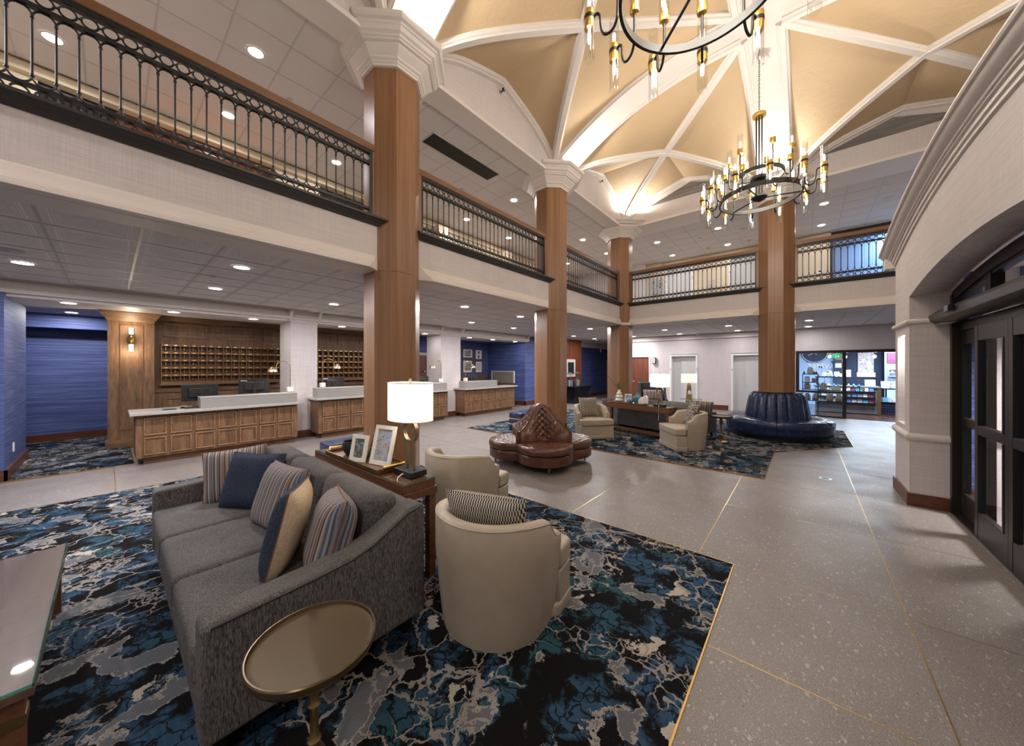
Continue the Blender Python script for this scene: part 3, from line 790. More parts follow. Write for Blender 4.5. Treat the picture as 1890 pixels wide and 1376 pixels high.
# ---------------------------------------------------------------- left side: piers, header, hall behind the desks
def solid(nm, mat, *boxes, label=None):
    m = MB()
    for q in boxes: m.box(*q)
    return struct(m.build(nm, mat), label)
solid('wall_pier_1', 'wallpaper', (2.72, 3.29, 9.05, 9.82, 0, 2.8), label='pale wallpapered pier right of the first desk')
solid('wall_pier_2', 'wallpaper', (7.04, 7.88, 9.05, 9.82, 0, 2.8), label='pale wallpapered pier left of the last desk')
solid('wall_left', 'white_trim', (-5, 11.62, 9.05, 9.82, 2.73, 3.3), label='white header beam above the desks')
for i, (a, b_) in enumerate(((-5, 2.70), (2.70, 3.31), (3.31, 7.02), (7.02, 7.90), (7.90, 11.66))):
    pr = i in (1, 3)
    if pr: solid('trim_pier', 'wallpaper', (a, b_, 9.02, 9.06, 2.70, 2.9))
    crown_x(a, b_, 9.05 if not pr else 9.03, 2.775, nm='trim_%d' % (30+i), ch=0, sc_=1.04 if not pr else .6)
    if pr:
        pass
# scrolled corbels at the piers
CB = [(0, 0), (-.06, 0), (-.085, .03), (-.07, .06), (-.075, .09), (-.12, .15), (-.17, .19), (-.19, .24), (0, .24)]
for x in (2.70, 3.31, 7.02, 7.90, 11.60):
    c_ = MB().prism([(9.05+p, q) for p, q in CB], x-.03, x+.03, 'x').build('corbel', 'white_trim', loc=(0, 0, 2.73)); tag(c_, {2.70: 'white scrolled corbel above the left edge of the first wall pier', 3.31: 'white scrolled corbel above the right edge of the first wall pier', 7.02: 'white scrolled corbel above the left edge of the second wall pier', 7.90: 'white scrolled corbel above the right edge of the second wall pier', 11.60: 'white scrolled corbel at the right end of the desk header'}[x], 'corbel', 'corbels over the desks')
solid('wall_wood', 'oak_desk', (.64, 7.2, 10.95, 11.1, 0, 2.82), label='oak panelled wall behind the desks')
solid('ceiling_hall', 'white_wall', (-4, 11.7, 9.82, 12.9, 2.82, 3.0))
solid('wall_hall_blue', 'wallpaper_blue', (-4, .6, 12.85, 13.0, 0, 2.85), (-4, .6, 12.35, 12.86, 2.52, 2.85), label='blue grasscloth wall at the end of the hallway')
solid('wall_blue_pier', 'wallpaper_blue', (-5, -1.0, 8.89, 10.9, 0, 2.76), label='dark blue corner wall at the left edge')
solid('baseboard_hall', 'base_wood', (-4, .6, 12.82, 12.86, 0, .17)); solid('baseboard_blue_pier', 'base_wood', (-5, -.97, 8.86, 8.90, 0, .16), (-1.0, -.97, 8.86, 10.9, 0, .16))
solid('baseboard_pier_1', 'base_wood', (2.70, 3.31, 9.025, 9.06, 0, .17)); solid('baseboard_pier_2', 'base_wood', (7.02, 7.90, 9.025, 9.06, 0, .17))
solid('wall_blue_back', 'wallpaper_blue', (7.2, 11.75, 11.35, 11.5, 0, 2.85), label='blue grasscloth wall behind the last desk')
solid('wall_blue_return', 'wallpaper_blue', (11.60, 13.9, 9.13, 11.4, 0, 2.97), label='blue grasscloth wall right of the last desk')
solid('baseboard_blue_return', 'base_wood', (11.575, 13.9, 9.10, 9.14, 0, .18), (11.575, 11.61, 9.10, 11.35, 0, .18))
solid('trim_40', 'oak_desk_x', (7.9, 11.6, 11.31, 11.36, 1.05, 1.25))
# hallway beyond the second column
solid('wall_cherry', 'cherry', (13.80, 15.30, 8.46, 9.2, 0, 2.97), label='reddish wood panelled pier behind the drinks table')
solid('wall_far_blue', 'wallpaper_blue', (15.30, 19.6, 9.15, 9.3, 0, 2.8), (20.3, 22, 9.15, 9.3, 0, 2.8), (19.6, 20.3, 9.15, 9.3, 2.1, 2.8), (19.4, 22, 10.6, 10.7, 0, 2.8), label='blue wall of the far corridor')
solid('wall_far_header', 'white_trim', (15.30, 22, 9.05, 9.3, 2.72, 2.99))
solid('baseboard_far_blue', 'base_wood', (15.30, 19.6, 9.12, 9.16, 0, .18))
solid('wall_far_end', 'wallpaper', (21.8, 22, 6.2, 9.2, 0, 3.0))
for k, x in enumerate((14.16, 14.53, 14.91)): solid('trim_panel_joint', 'base_wood', (x-.004, x+.004, 8.452, 8.47, 0, 2.97))

# ---------------------------------------------------------------- far wall with door and lifts
XW = 15.35
solid('wall_back', 'wallpaper', (XW, XW+.2, 5.98, 6.5, 0, 2.97), (XW, XW+.2, 5.17, 5.98, 2.12, 2.97), (XW, XW+.2, 4.30, 5.17, 0, 2.97), (XW, XW+.2, 3.24, 4.30, 2.18, 2.97),
      (XW, XW+.2, 2.10, 3.24, 0, 2.97), (XW, XW+.2, 1.04, 2.10, 2.18, 2.97), (XW, XW+.2, .20, 1.04, 0, 2.97), (XW, XW+.2, -6, .20, 2.21, 2.97), label='pale linen wallpapered wall with the lifts')
solid('wall_corridor', 'wallpaper', (XW, 22, 6.3, 6.5, 0, 2.97))
solid('baseboard_back', 'base_wood', (XW-.025, XW, 4.42, 5.13, 0, .19), (XW-.025, XW, 2.19, 3.20, 0, .19), (XW-.025, XW, .2, .98, 0, .19), (XW-.025, XW, 6.0, 6.5, 0, .19))
crown_y(.25, 6.5, XW, 2.78, nm='trim_41', ch=0, sc_=1.0)
# cherry door
d = struct(bpy.data.objects.new('door_1', None)); COL.objects.link(d); d.location = (XW, 5.57, 0)
MB().box(.03, .08, -.40, .41, 0, 2.09).build('door_leaf', 'cherry', d)
MB().box(-.02, .03, .40, .47, 0, 2.16).box(-.02, .03, -.47, -.40, 0, 2.16).box(-.02, .03, -.40, .40, 2.09, 2.16).build('door_frame', 'elev_paint', d, bevel=.004)
MB().tube([(.03, .33, 1.02), (-.03, .33, 1.02), (-.03, .24, 1.02)], .012, 8).build('handle', 'steel', d)
for z in (.3, 1.1, 1.85): MB().box(.015, .035, -.40, -.385, z, z+.1).build('hinge', 'brass', d)
def lift(yc, n, zb=0, nm='door'):
    d = struct(bpy.data.objects.new('%s_%d' % (nm, n), None)); COL.objects.link(d); d.location = (XW if zb == 0 else 14.75, yc, zb)
    MB().box(-.03, .20, .46, .53, 0, 2.16).box(-.03, .20, -.53, -.46, 0, 2.16).box(-.03, .20, -.46, .46, 2.10, 2.16).build('door_frame', 'frame_white', d, bevel=.004)
    MB().box(.15, .17, -.46, .10, 0, 2.10).build('door_leaf', 'elev_paint', d); MB().box(.18, .20, .08, .46, 0, 2.10).build('door_leaf', 'elev_paint', d)
    MB().box(-.036, -.03, .475, .515, 1.52, 1.60).build('call_plate', 'grid_metal', d); MB().box(-.036, -.03, -.515, -.485, 1.50, 1.62).build('call_plate', 'grid_metal', d)
    return d
lift(3.77, 2); lift(1.57, 3)
sp_ = thing('wall_speaker', 'small dark grey wall speaker between the cherry door and the lift', 'speaker', (XW-.06, 4.93, 1.94))
MB().box(-.05, .06, -.075, .075, -.13, .13).build('body', 'bronze_dark', sp_, bevel=.01); MB().box(-.056, -.05, -.06, .06, -.115, .115).build('grille', 'grid_metal', sp_)

# ---------------------------------------------------------------- upper floor walls
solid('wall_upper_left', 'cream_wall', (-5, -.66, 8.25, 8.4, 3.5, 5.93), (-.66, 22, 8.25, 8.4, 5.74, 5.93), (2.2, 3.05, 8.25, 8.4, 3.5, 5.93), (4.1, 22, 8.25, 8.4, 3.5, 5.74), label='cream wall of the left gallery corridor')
crown_x(-5, 14.8, 8.25, 5.742, 'cream', 'trim_42', ch=0, sc_=1.0)
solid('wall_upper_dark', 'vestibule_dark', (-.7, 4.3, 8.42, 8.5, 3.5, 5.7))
w = struct(bpy.data.objects.new('window_1', None)); COL.objects.link(w); w.location = (-.3, 8.30, 5.0)
for k in range(10): MB().tube([(-.33+k*.073, .06, -1.3), (-.33+k*.073, .06, .70)], .035, 6).build('curtain_fold', 'curtain', w)
MB().box(-.36, .36, .0, .05, .66, .74).build('curtain_rail', 'plastic_black', w)
w = struct(bpy.data.objects.new('window_2', None)); COL.objects.link(w); w.location = (1.2, 8.30, 5.0)
MB().box(-1.15, 1.0, .0, .08, .56, .74).box(-1.15, -.97, 0, .08, -1.4, .56).box(.92, 1.0, 0, .08, -1.4, .56).build('window_frame', 'base_wood', w)
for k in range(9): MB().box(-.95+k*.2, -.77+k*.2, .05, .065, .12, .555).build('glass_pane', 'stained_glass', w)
for k in range(12): MB().tube([(1.9+k*.083, .06, -1.3), (1.9+k*.083, .06, .72)], .04, 6).build('curtain_fold', 'curtain', w)
solid('wall_upper_pier', 'cream', (6.1, 6.5, 7.95, 8.3, 3.5, 5.75), (9.0, 9.4, 7.95, 8.3, 3.5, 5.75))
XU = 14.75
solid('wall_upper_back', 'cream_wall', (XU, XU+.2, 4.34, 8.4, 3.5, 5.93), (XU, XU+.2, 2.52, 3.26, 3.5, 5.93), (XU, XU+.2, 3.26, 4.34, 5.74, 5.93), (XU, XU+.2, -.66, 1.03, 3.5, 5.93), (XU, XU+.2, 1.03, 2.09, 5.74, 5.93), (XU, XU+.2, 2.09, 2.52, 3.5, 5.93), label='cream wall with lifts on the far gallery')
crown_y(-.66, 4.6, XU, 5.70, 'cream', 'trim_43', ch=0, sc_=1.2); crown_y(4.4, 5.2, XU-.12, 5.70, 'cream', 'trim_44', ch=0, sc_=1.2)
solid('wall_upper_end', 'wallpaper', (XU-.3, XU, 5.0, 8.3, 3.5, 5.93))
lift(3.80, 4, 3.58); lift(1.56, 5, 3.58)
o = MB().box(-.02, 0, -.22, .22, -.35, .35).build('gallery_picture', 'photo_grey', loc=(XU, 4.62, 4.95)); tag(o, 'dark picture on the cream far gallery wall beside the corner column', 'picture')
MB().box(-.03, .0, -.25, -.22, -.38, .38).box(-.03, 0, .22, .25, -.38, .38).box(-.03, 0, -.22, .22, .35, .38).box(-.03, 0, -.22, .22, -.38, -.35).build('frame', 'grid_metal', o)
o = thing('floor_sign', 'grey sign plate with a red number between the upper lifts', 'sign', (XU-.01, 2.66, 4.68))
MB().box(-.01, .01, -.11, .11, -.26, .26).build('plate', 'grid_metal', o); plain('sign_red', (.7, .03, .03), .5)
text_mesh('number', '2', .2, 'sign_red', o, (-.012, 0, -.05), (PI/2, 0, -PI/2))
o = thing('thermostat', 'white wall thermostat on the upper wall left of the blue lit window', 'thermostat', (XU-.01, -.40, 4.72))
MB().box(-.02, .01, -.06, .06, -.06, .06).build('body', 'frame_white', o, bevel=.005); MB().box(-.023, -.02, -.035, .035, -.02, .03).build('display', 'plastic_black', o)
# blue lit window with mesh screen
w = struct(bpy.data.objects.new('window_3', None)); COL.objects.link(w); w.location = (XU, -2.3, 4.7)
MB().box(.8, .82, -2.2, 1.7, -1.2, 1.1).build('sky_backing', 'wallpaper_blue', w)
plain('room_blue', (.25, .42, .75), .7)
w.children[0].data.materials.clear(); w.children[0].data.materials.append(M['room_blue'])
MB().box(-.02, .06, 1.60, 1.66, -1.2, 1.05).box(-.02, .06, -2.2, 1.66, 1.0, 1.2).box(-.02, .06, .30, .34, -1.2, 1.0).build('window_frame', 'plastic_black', w)
for k in range(46):
    pass
msh = MB()
for k in range(90):
    y = -2.2 + k*.043
    if y < 1.6: msh.box(.02, .024, y, y+.006, -1.15, 1.0)
for k in range(50):
    z = -1.15 + k*.043; msh.box(.02, .024, -2.2, 1.6, z, z+.006)
mo = msh.build('mesh_screen', 'grid_metal', w); mo['kind'] = 'stuff'
MB().box(.5, .52, -2.0, .45, .30, .42).box(.5, .52, -1.8, .30, -.35, -.1).build('light_tube', 'window_glow', w)
solid('floor_beyond_window', 'white_wall', (XU, XU+.9, -4.5, -.6, 3.4, 3.58)); solid('ceiling_beyond_window', 'white_wall', (XU, XU+.9, -4.5, -.6, 5.9, 6.0))

# ---------------------------------------------------------------- shell that closes the lobby
solid('wall_behind', 'wallpaper', (-5.2, -5, -6, 14, 0, 7.3)); solid('wall_right', 'wallpaper', (-5, 22, -6.2, -6, 0, 7.3)); solid('wall_upper_close', 'wallpaper', (-5, 22, 9.06, 9.2, 3.0, 3.5))
solid('roof_close', 'white_wall', (-5.2, 22, -6.2, 14, 7.45, 7.6))
# ================================================================ ENTRANCE PORTAL
YP, YD = -.98, -1.29
XC = 4.43
zt = lambda x: 3.55 - (x-XC)**2/22.3
za = lambda x: 2.70 - (x-XC)**2/19.8
XO0, XO1, XE = 2.56, 6.30, 7.12
m = MB()
n_ = 28
fx = [XO0 + (XO1-XO0)*k/n_ for k in range(n_+1)]
for k in range(n_):
    a, b_ = fx[k], fx[k+1]
    m.add([(a, YP, za(a)), (b_, YP, za(b_)), (b_, YP, zt(b_)), (a, YP, zt(a))], [(0, 1, 2, 3)])
    # arched soffit, slightly splayed towards the doors
    sx = lambda x: x
    m.add([(a, YP, za(a)), (b_, YP, za(b_)), (sx(b_), YD, za(b_)+.03), (sx(a), YD, za(a)+.03)], [(3, 2, 1, 0)])
    m.add([(a, YP, zt(a)), (b_, YP, zt(b_)), (b_, YP-2.4, zt(b_)), (a, YP-2.4, zt(a))], [(0, 1, 2, 3)])
    m.add([(sx(a), YD, za(a)+.02), (sx(b_), YD, za(b_)+.02), (b_, YD, zt(b_)), (a, YD, zt(a))], [(3, 2, 1, 0)])
struct(m.build('wall_entry_arch', 'wallpaper', smooth=30), 'wallpapered arch over the entrance doors')
m = MB()
NX0, NX1, NZ0, NZ1 = 6.54, 6.97, .94, 2.09
SX = XO1
m.box(XO1, XE, YD-.1, YP, 0, NZ0).box(XO1, XE, YD-.1, YP, NZ1, zt(6.5)).box(XO1, NX0, YD-.1, YP, NZ0, NZ1).box(NX1, XE, YD-.1, YP, NZ0, NZ1).box(NX0, NX1, YD-.1, YP-.22, NZ0, NZ1)
m.box(XE-.1, XE, -4.2, YD-.1, 0, 3.2).box(.5, XO0, YD-.1, YP, 0, zt(1.6))
struct(m.build('wall_entry', 'wallpaper'), 'wallpapered entrance wall with a lit niche')
# curved cornice: profile swept along the arch
pc = [(-.19, .02), (.155, .02), (.158, .0), (.150, -.012), (.135, -.014), (.128, -.035), (.105, -.06), (.075, -.08), (.070, -.095), (.058, -.098), (.055, -.112), (.038, -.120), (.035, -.150), (.020, -.158), (.018, -.185), (.0, -.195), (-.19, -.195)]
path = [(7.20 - (7.20-.6)*k/40, YP+.0, 0) for k in range(41)]
path = [(x, y, 3.585 - (x-XC)**2/22.3) for x, y, z in path]
# side = T x up ; T points to -x so side points to +y
struct(MB().sweep([(p, q) for p, q in pc], path).build('trim_50', 'white_trim', smooth=30))
struct(MB().box(7.10, 7.24, -4.2, YP+.10, 3.05, 3.22).build('trim_51', 'white_trim'))
def rail_band(z, r, nm):
    m = MB()
    prof = [(0, -r), (.012, -r), (.03, -r*.55), (.038, 0), (.03, r*.55), (.012, r), (0, r)]
    n = len(prof)
    pts = [(XE, YP-.5, 1, 0), (XE, YP, .707, .707), (XO1, YP, -.75, .75), (SX, YD+.0, -1, 0)]
    vs = []
    for i, (x, y, nx, ny) in enumerate(pts):
        k = 1.25 if i in (1, 2) else 1
        for p, q in prof: vs.append((x + nx*p*k, y + ny*p*k, z+q))
    fs = []
    for i in range(3):
        for j in range(n-1): fs.append((i*n+j, i*n+j+1, (i+1)*n+j+1, (i+1)*n+j))
    return struct(m.add(vs, fs).build(nm, 'white_trim', smooth=50))
rail_band(.83, .045, 'trim_52'); rail_band(2.22, .032, 'trim_53')
struct(MB().prism([(XE+.02, YP-.6), (XE+.02, YP+.022), (XO1-.02, YP+.022), (SX-.02, YD), (SX, YD), (XO1, YP), (XE, YP), (XE, YP-.6)], 0, .15).build('baseboard_entry', 'base_wood'))
# lit niche with mosaic slab
struct(MB().box(NX0, NX1, YP-.219, YP-.214, NZ0, NZ1).build('wall_niche', 'white_wall'))
o = thing('mosaic_sculpture', 'tapering dark blue mosaic sculpture standing in the lit wall niche', 'sculpture', (6.64, YP-.11, NZ0))
MB().prism([(-.075, 0), (.10, 0), (.02, .52), (-.05, .72), (-.072, .85)], -.05, .05, 'y').build('slab', 'mosaic_blue', o); MB().box(-.078, .105, -.055, .055, 0, .012).build('base', 'brass_antique', o)
o = thing('niche_lamp', 'bright lamp panel at the top of the wall niche', 'lamp', (6.755, YP-.11, NZ1-.012))
MB().box(-.17, .17, -.08, .08, 0, .010).build('lens', 'niche_light', o); MB().box(-.18, .18, -.09, .09, .009, .012).build('trim', 'white_trim', o)
lamp('niche_light_source', 'AREA', (6.755, YP-.11, NZ1-.03), 3, .16, (1, .94, .86))

# ---------------------------------------------------------------- sliding doors
DX = [6.25, 5.53, 4.80, 4.07, 3.34, 2.6]
def leaf(x1, x0, y, label_n):
    d = struct(bpy.data.objects.new('door_%d' % label_n, None)); COL.objects.link(d); d.location = (x0, y, 0)
    w = x1-x0
    MB().box(0, .075, -.025, .025, .02, 2.08).build('stile', 'door_bronze', d, bevel=.004); MB().box(w-.075, w, -.025, .025, .02, 2.08).build('stile', 'door_bronze', d, bevel=.004)
    MB().box(.075, w-.075, -.022, .022, .02, .27).build('bottom_rail', 'door_bronze', d, bevel=.004); MB().box(.075, w-.075, -.024, .024, 1.02, 1.11).build('middle_rail', 'door_bronze', d, bevel=.004)
    MB().box(.075, w-.075, -.022, .022, 1.93, 2.08).build('top_rail', 'door_bronze', d, bevel=.004)
    for a, b_ in ((.27, 1.02), (1.11, 1.93)):
        MB().box(.075, .10, -.03, .03, a, b_).box(w-.10, w-.075, -.03, .03, a, b_).build('glazing_bead', 'black_metal', d)
        MB().box(.09, w-.09, -.005, .005, a, b_).build('pane', 'glass_door', d)
    return d
leaf(DX[0], DX[1]-.05, YD-.09, 6); leaf(DX[1], DX[2], YD-.02, 7); leaf(DX[2], DX[3], YD-.02, 8); leaf(DX[3]+.05, DX[4], YD-.09, 9)
solid('trim_54', 'door_bronze', (6.22, 6.295, YD-.12, YD+.0, 0, 2.50), (2.57, 6.29, YD-.14, YD-.05, 2.08, 2.18), (2.57, 6.29, YD-.12, YD-.00, 0, .02))
# door operator beam with sensor
o = thing('door_operator', 'long dark bronze door operator beam over the sliding doors', 'door operator', (4.43, YD, 2.17))
MB().prism([(0, .0), (.10, .0), (.155, .035), (.165, .10), (.10, .16), (0, .16)], -1.84, 1.855, 'x').build('housing', 'door_bronze', o, bevel=.004)
MB().prism([(-.06, .06), (.06, .06), (.075, .09), (.05, .13), (-.07, .12)], .16, .205, 'y').build('sensor', 'plastic_black', o, loc=(1.0, 0, 0), bevel=.004)
MB().box(1.55, 1.85, .02, .12, -.004, .0).build('lens_strip', 'grid_metal', o)
# arched transom
w = struct(bpy.data.objects.new('window_4', None)); COL.objects.link(w)
zz = lambda x: 2.70 - (x-XC)**2/19.8 - .005
pts = [(XC + (6.285-XC)*k/20, 0) for k in range(-20, 21)]
MB().sweep([(-.05, -.10), (.05, -.10), (.05, .01), (-.05, .01)], [(x, YD-.06, zz(x)) for x, _ in pts]).build('arched_frame', 'door_bronze', w)
MB().sweep([(-.03, -.13), (.03, -.13), (.03, -.10), (-.03, -.10)], [(x, YD-.06, zz(x)) for x, _ in pts]).build('inner_frame', 'black_metal', w)
for x in (5.35, 5.28, 4.43, 3.5): MB().box(x-.03, x+.03, YD-.10, YD-.02, 2.30, zz(x)-.02).build('mullion', 'door_bronze', w)
m = MB(); top = [(x, zz(x)-.1) for x, _ in pts]
m.prism([(pts[0][0], 2.28)] + top + [(pts[-1][0], 2.28)], YD-.065, YD-.060, 'y').build('pane', 'glass_door', w)
# vestibule behind the doors
solid('wall_vestibule', 'wallpaper', (1.0, 7.0, -3.6, -3.5, 0, 2.9), (6.90, 7.0, -3.5, YD-.12, 0, 2.9), (.9, 1.0, -3.6, YD-.12, 0, 2.9), label='pale wall of the entrance vestibule')
solid('wall_vestibule_blue', 'wallpaper_blue', (6.885, 6.90, -1.66, -1.42, 0, 2.9), (6.885, 6.90, -3.4, -1.93, 0, 2.9)); solid('ceiling_vestibule', 'white_wall', (.9, 7.0, -3.6, YD-.12, 2.85, 2.95)); solid('baseboard_vestibule_side', 'base_wood', (6.87, 6.90, -1.76, -1.42, 0, .15)); solid('trim_56', 'white_trim', (6.86, 6.90, -1.93, -1.66, .78, .87))
solid('baseboard_vestibule', 'base_wood', (1.0, 6.9, -3.5, -3.47, 0, .19)); solid('trim_55', 'white_trim', (1.0, 6.9, -3.5, -3.46, .82, .92))

# ================================================================ GALLERY SHOP BEHIND THE FAR WALL
SH = 15.35
solid('floor_shop', 'shop_floor', (SH+.02, 22, -5.5, .18, -.01, .002)); solid('wall_shop_side', 'room_blue', (SH+.2, 20.4, .20, .26, 0, 2.6)); solid('ceiling_shop', 'white_wall', (SH+.2, 22, -5.5, .22, 2.55, 2.65))
plain('shop_wall', (.42, .54, .72), .6); plain('shop_dark', (.018, .03, .07), .7)
solid('wall_shop_back', 'shop_wall', (20.4, 20.5, -1.25, .25, 0, 2.6), (20.4, 20.5, -5.5, -2.5, 0, 2.6), label='pale blue back wall of the shop'); solid('wall_shop_dark', 'shop_dark', (21.0, 21.1, -2.6, -1.2, 0, 2.6), (20.4, 21.1, -1.26, -1.25, 0, 2.6), (20.4, 21.1, -2.51, -2.5, 0, 2.6)); solid('wall_shop_right', 'shop_wall', (SH+.2, 22, -5.6, -5.5, 0, 2.6))
w = struct(bpy.data.objects.new('window_5', None)); COL.objects.link(w); w.location = (SH, 0, 0)
MB().box(-.03, .10, -4.5, .20, 2.12, 2.21).build('head_frame', 'bronze_dark', w); MB().box(-.02, .08, .11, .20, 0, 2.12).build('jamb', 'bronze_dark', w); MB().box(-.03, .09, -1.05, -.96, 0, 2.12).build('mullion', 'bronze_dark', w)
MB().box(-.02, .07, -.96, .11, .80, .87).build('middle_rail', 'bronze_dark', w); MB().box(-.02, .07, -.96, .11, 0, .05).build('bottom_rail', 'bronze_dark', w)
MB().box(.02, .026, -.96, .11, .05, .80).build('pane', 'glass_clear', w); MB().box(.02, .026, -.96, .11, .87, 2.12).build('pane', 'glass_clear', w)
# counter
o = thing('shop_counter', 'grey planked shop counter with card shelves on its front', 'counter', (17.2, -1.35, 0))
for k in range(6): MB().box(.0, .6, -.62, 1.0, .02+k*.15, .165+k*.15).build('plank', 'grey_plank', o)
MB().box(-.05, .65, -.66, 1.05, .93, .98).build('counter_top', 'grey_plank', o); MB().box(-.03, .02, -.68, -.60, 0, .95).build('corner_post', 'oak_rail', o)
for z in (.36, .56, .76): MB().box(-.11, .0, -.55, .95, z, z+.02).build('shelf', 'bronze_dark', o); MB().box(-.115, -.108, -.55, .95, z, z+.05).build('lip', 'bronze_dark', o)
CC = [(.75,.72,.68), (.10,.20,.55), (.55,.08,.10), (.10,.35,.15), (.75,.45,.10), (.6,.6,.65), (.35,.12,.35), (.1,.4,.6), (.8,.7,.3)]
for i, q in enumerate(CC): plain('card_%d' % i, q, .6)
random.seed(11)
CN = ['cream', 'blue', 'floral', 'townscape', 'collage', 'grey', 'white', 'light blue', 'bright']
CARDM = ['card_0', 'card_1', 'painting_floral', 'photo_town', 'photo_collage', 'card_5', 'paper', 'card_7', 'painting_bright']
for zi, z in enumerate((.38, .58, .78)):
    y = -.50; k = 0
    while y < .9:
        wv = random.uniform(.09, .14); ci = random.randrange(9)
        c_ = MB().box(-.004, .004, 0, wv, 0, random.uniform(.12, .15)).build('greeting_card', (CARDM[ci]), loc=(17.12, -1.35+y, z+.002), rot=(0, .25, 0))
        tag(c_, '%s greeting card, %s from the right on the %s shelf of the shop counter' % (CN[ci], ORD[k], ('lowest', 'middle', 'top')[zi]), 'card', 'cards on the counter shelves'); y += wv+.02; k += 1
def sign_card(loc, w_, h_, lab, lines, mat='paper', tilt=.2, size=.03):
    s_ = thing('sign_card', lab, 'sign', loc)
    p = MB().box(-.004, .004, -w_/2, w_/2, 0, h_).build('card', mat, s_, rot=(0, tilt, 0))
    MB().box(.01, .08, -w_/2, w_/2, 0, .006).build('foot', mat, s_)
    for i, tx in enumerate(lines): text_mesh('lettering', tx, size, 'card_1', p, (-.0055, 0, h_*.72 - i*size*1.4), (PI/2, 0, -PI/2), .0005)
    return s_
sign_card((17.25, -1.78, .98), .26, .24, 'white sign card standing at the right end of the shop counter', ['SEMVA', 'art gallery'], size=.05)
sign_card((17.70, -1.25, 1.30), .17, .26, 'white framed notice on the till shelf of the shop', ['SEMVA'], size=.04)
sign_card((15.75, -.82, .82), .20, .19, 'beige sign card low in the shop window', ['SEMVA'], 'quartz_top', size=.045)
o = thing('till_shelf', 'dark back shelf of the shop counter with the till', 'shelf', (17.6, -1.35, .98))
MB().box(0, .3, -.66, 1.0, .28, .32).build('shelf_board', 'bronze_dark', o)
for y in (-.6, .2, .95): MB().box(.05, .25, y-.02, y+.02, 0, .28).build('upright', 'bronze_dark', o)
o = thing('cash_register', 'white till box on the shop counter', 'till', (17.7, -1.72, 1.30))
MB().box(-.14, .14, -.22, .22, 0, .16).build('body', 'frame_white', o, bevel=.01); MB().box(-.145, -.14, -.18, .18, .02, .12).build('panel', 'grid_metal', o)
# back wall things
o = thing('wall_clock', 'large dark round wall clock with white hands in the shop', 'clock', (20.38, -.38, 2.30))
Mx = Matrix.Rotation(-PI/2, 4, 'Y')
MB().lathe([(.46, 0), (.46, .04), (.42, .05), (.42, .02), (0.001, .02)], n=40).xf(Mx).build('case', 'shop_dark', o, smooth=40); MB().torus(.43, .012, (0, 0, .05), n=40).xf(Mx).build('rim', 'frame_white', o)
for a, L in ((.6, .36), (2.1, .26), (3.74, .12), (5.24, .12)): MB().cbox((-.06, math.sin(a)*L/2, math.cos(a)*L/2), (.01, .02, L), rx3(-a)).build('hand', 'frame_white', o)
g = text_mesh('shop_lettering', 'SEMVA', .30, 'ceramic_white', None, (20.38, -.62, 1.60), (PI/2, 0, -PI/2), .01, bold=.008); tag(g, 'large beige letters SEMVA on the pale blue shop wall', 'lettering')
g = text_mesh('shop_lettering', 'art gallery', .17, 'ceramic_white', None, (20.38, -.72, 1.41), (PI/2, 0, -PI/2), .01, bold=.003); tag(g, 'smaller beige words art gallery under the shop name', 'lettering')
for y, z, lab in ((-.18, 1.95, 'dark star ornament left of the shop lettering'), (-1.02, 1.86, 'dark star ornament above the end of the shop lettering')):
    st = [(math.cos(PI/2+k*PI/5)*(.13 if k % 2 == 0 else .05), math.sin(PI/2+k*PI/5)*(.13 if k % 2 == 0 else .05)) for k in range(10)]
    tag(MB().prism(st, -.015, .015, 'x').build('star_ornament', 'shop_dark', loc=(20.37, y, z)), lab, 'ornament')
o = thing('round_sign', 'green oval sign with number fourteen hanging in the shop window', 'sign', (16.2, -.88, 2.04))
plain('sign_green', (.06, .30, .10), .5)
MB().lathe([(.13, -.006), (.13, .006)], n=28, sy=1, sx=.8).xf(Mx).build('disc', 'sign_green', o); text_mesh('number', '14', .12, 'paper', o, (-.012, 0, -.06), (PI/2, 0, -PI/2), .001)
MB().tube([(0, 0, .10), (0, 0, .5)], .003, 5).build('cord', 'steel', o)
def pendant(x, y, z, lab):
    o = thing('shop_pendant', lab, 'pendant lamp', (x, y, z))
    MB().lathe([(.01, .05), (.035, .04), (.05, 0), (.035, -.04), (.01, -.05)], n=14).build('bulb', 'shop_bulb', o, smooth=60); MB().tube([(0, 0, .05), (0, 0, 2.55-z)], .004, 6).build('cord', 'plastic_black', o); MB().lathe([(.03, .05), (.02, .1)], n=12).build('socket', 'bronze_dark', o)
    lamp('pendant_light', 'POINT', (x, y, z-.1), 10, .06, (1, .85, .65))
pendant(18.3, -.78, 2.07, 'bright bare bulb pendant in front of the wall clock'); pendant(17.4, -1.16, 2.03, 'bright bare bulb pendant beside the green oval sign'); pendant(17.4, -1.90, 2.03, 'bright bare bulb pendant in front of the floral painting')
o = thing('painting', 'upright floral painting on the dark shop wall', 'painting', (20.97, -2.03, 1.86)); MB().box(-.02, 0, -.22, .22, -.42, .42).build('canvas', 'painting_floral', o); MB().box(-.01, .01, -.235, .235, -.435, .435).build('frame', 'frame_white', o)
o = thing('painting', 'wide bright abstract painting at the right end of the shop wall', 'painting', (20.38, -3.02, 2.02)); MB().box(-.03, 0, -.44, .44, -.2, .2).build('canvas', 'painting_bright', o); MB().box(-.015, .01, -.45, .45, -.21, .21).build('frame', 'plastic_black', o)
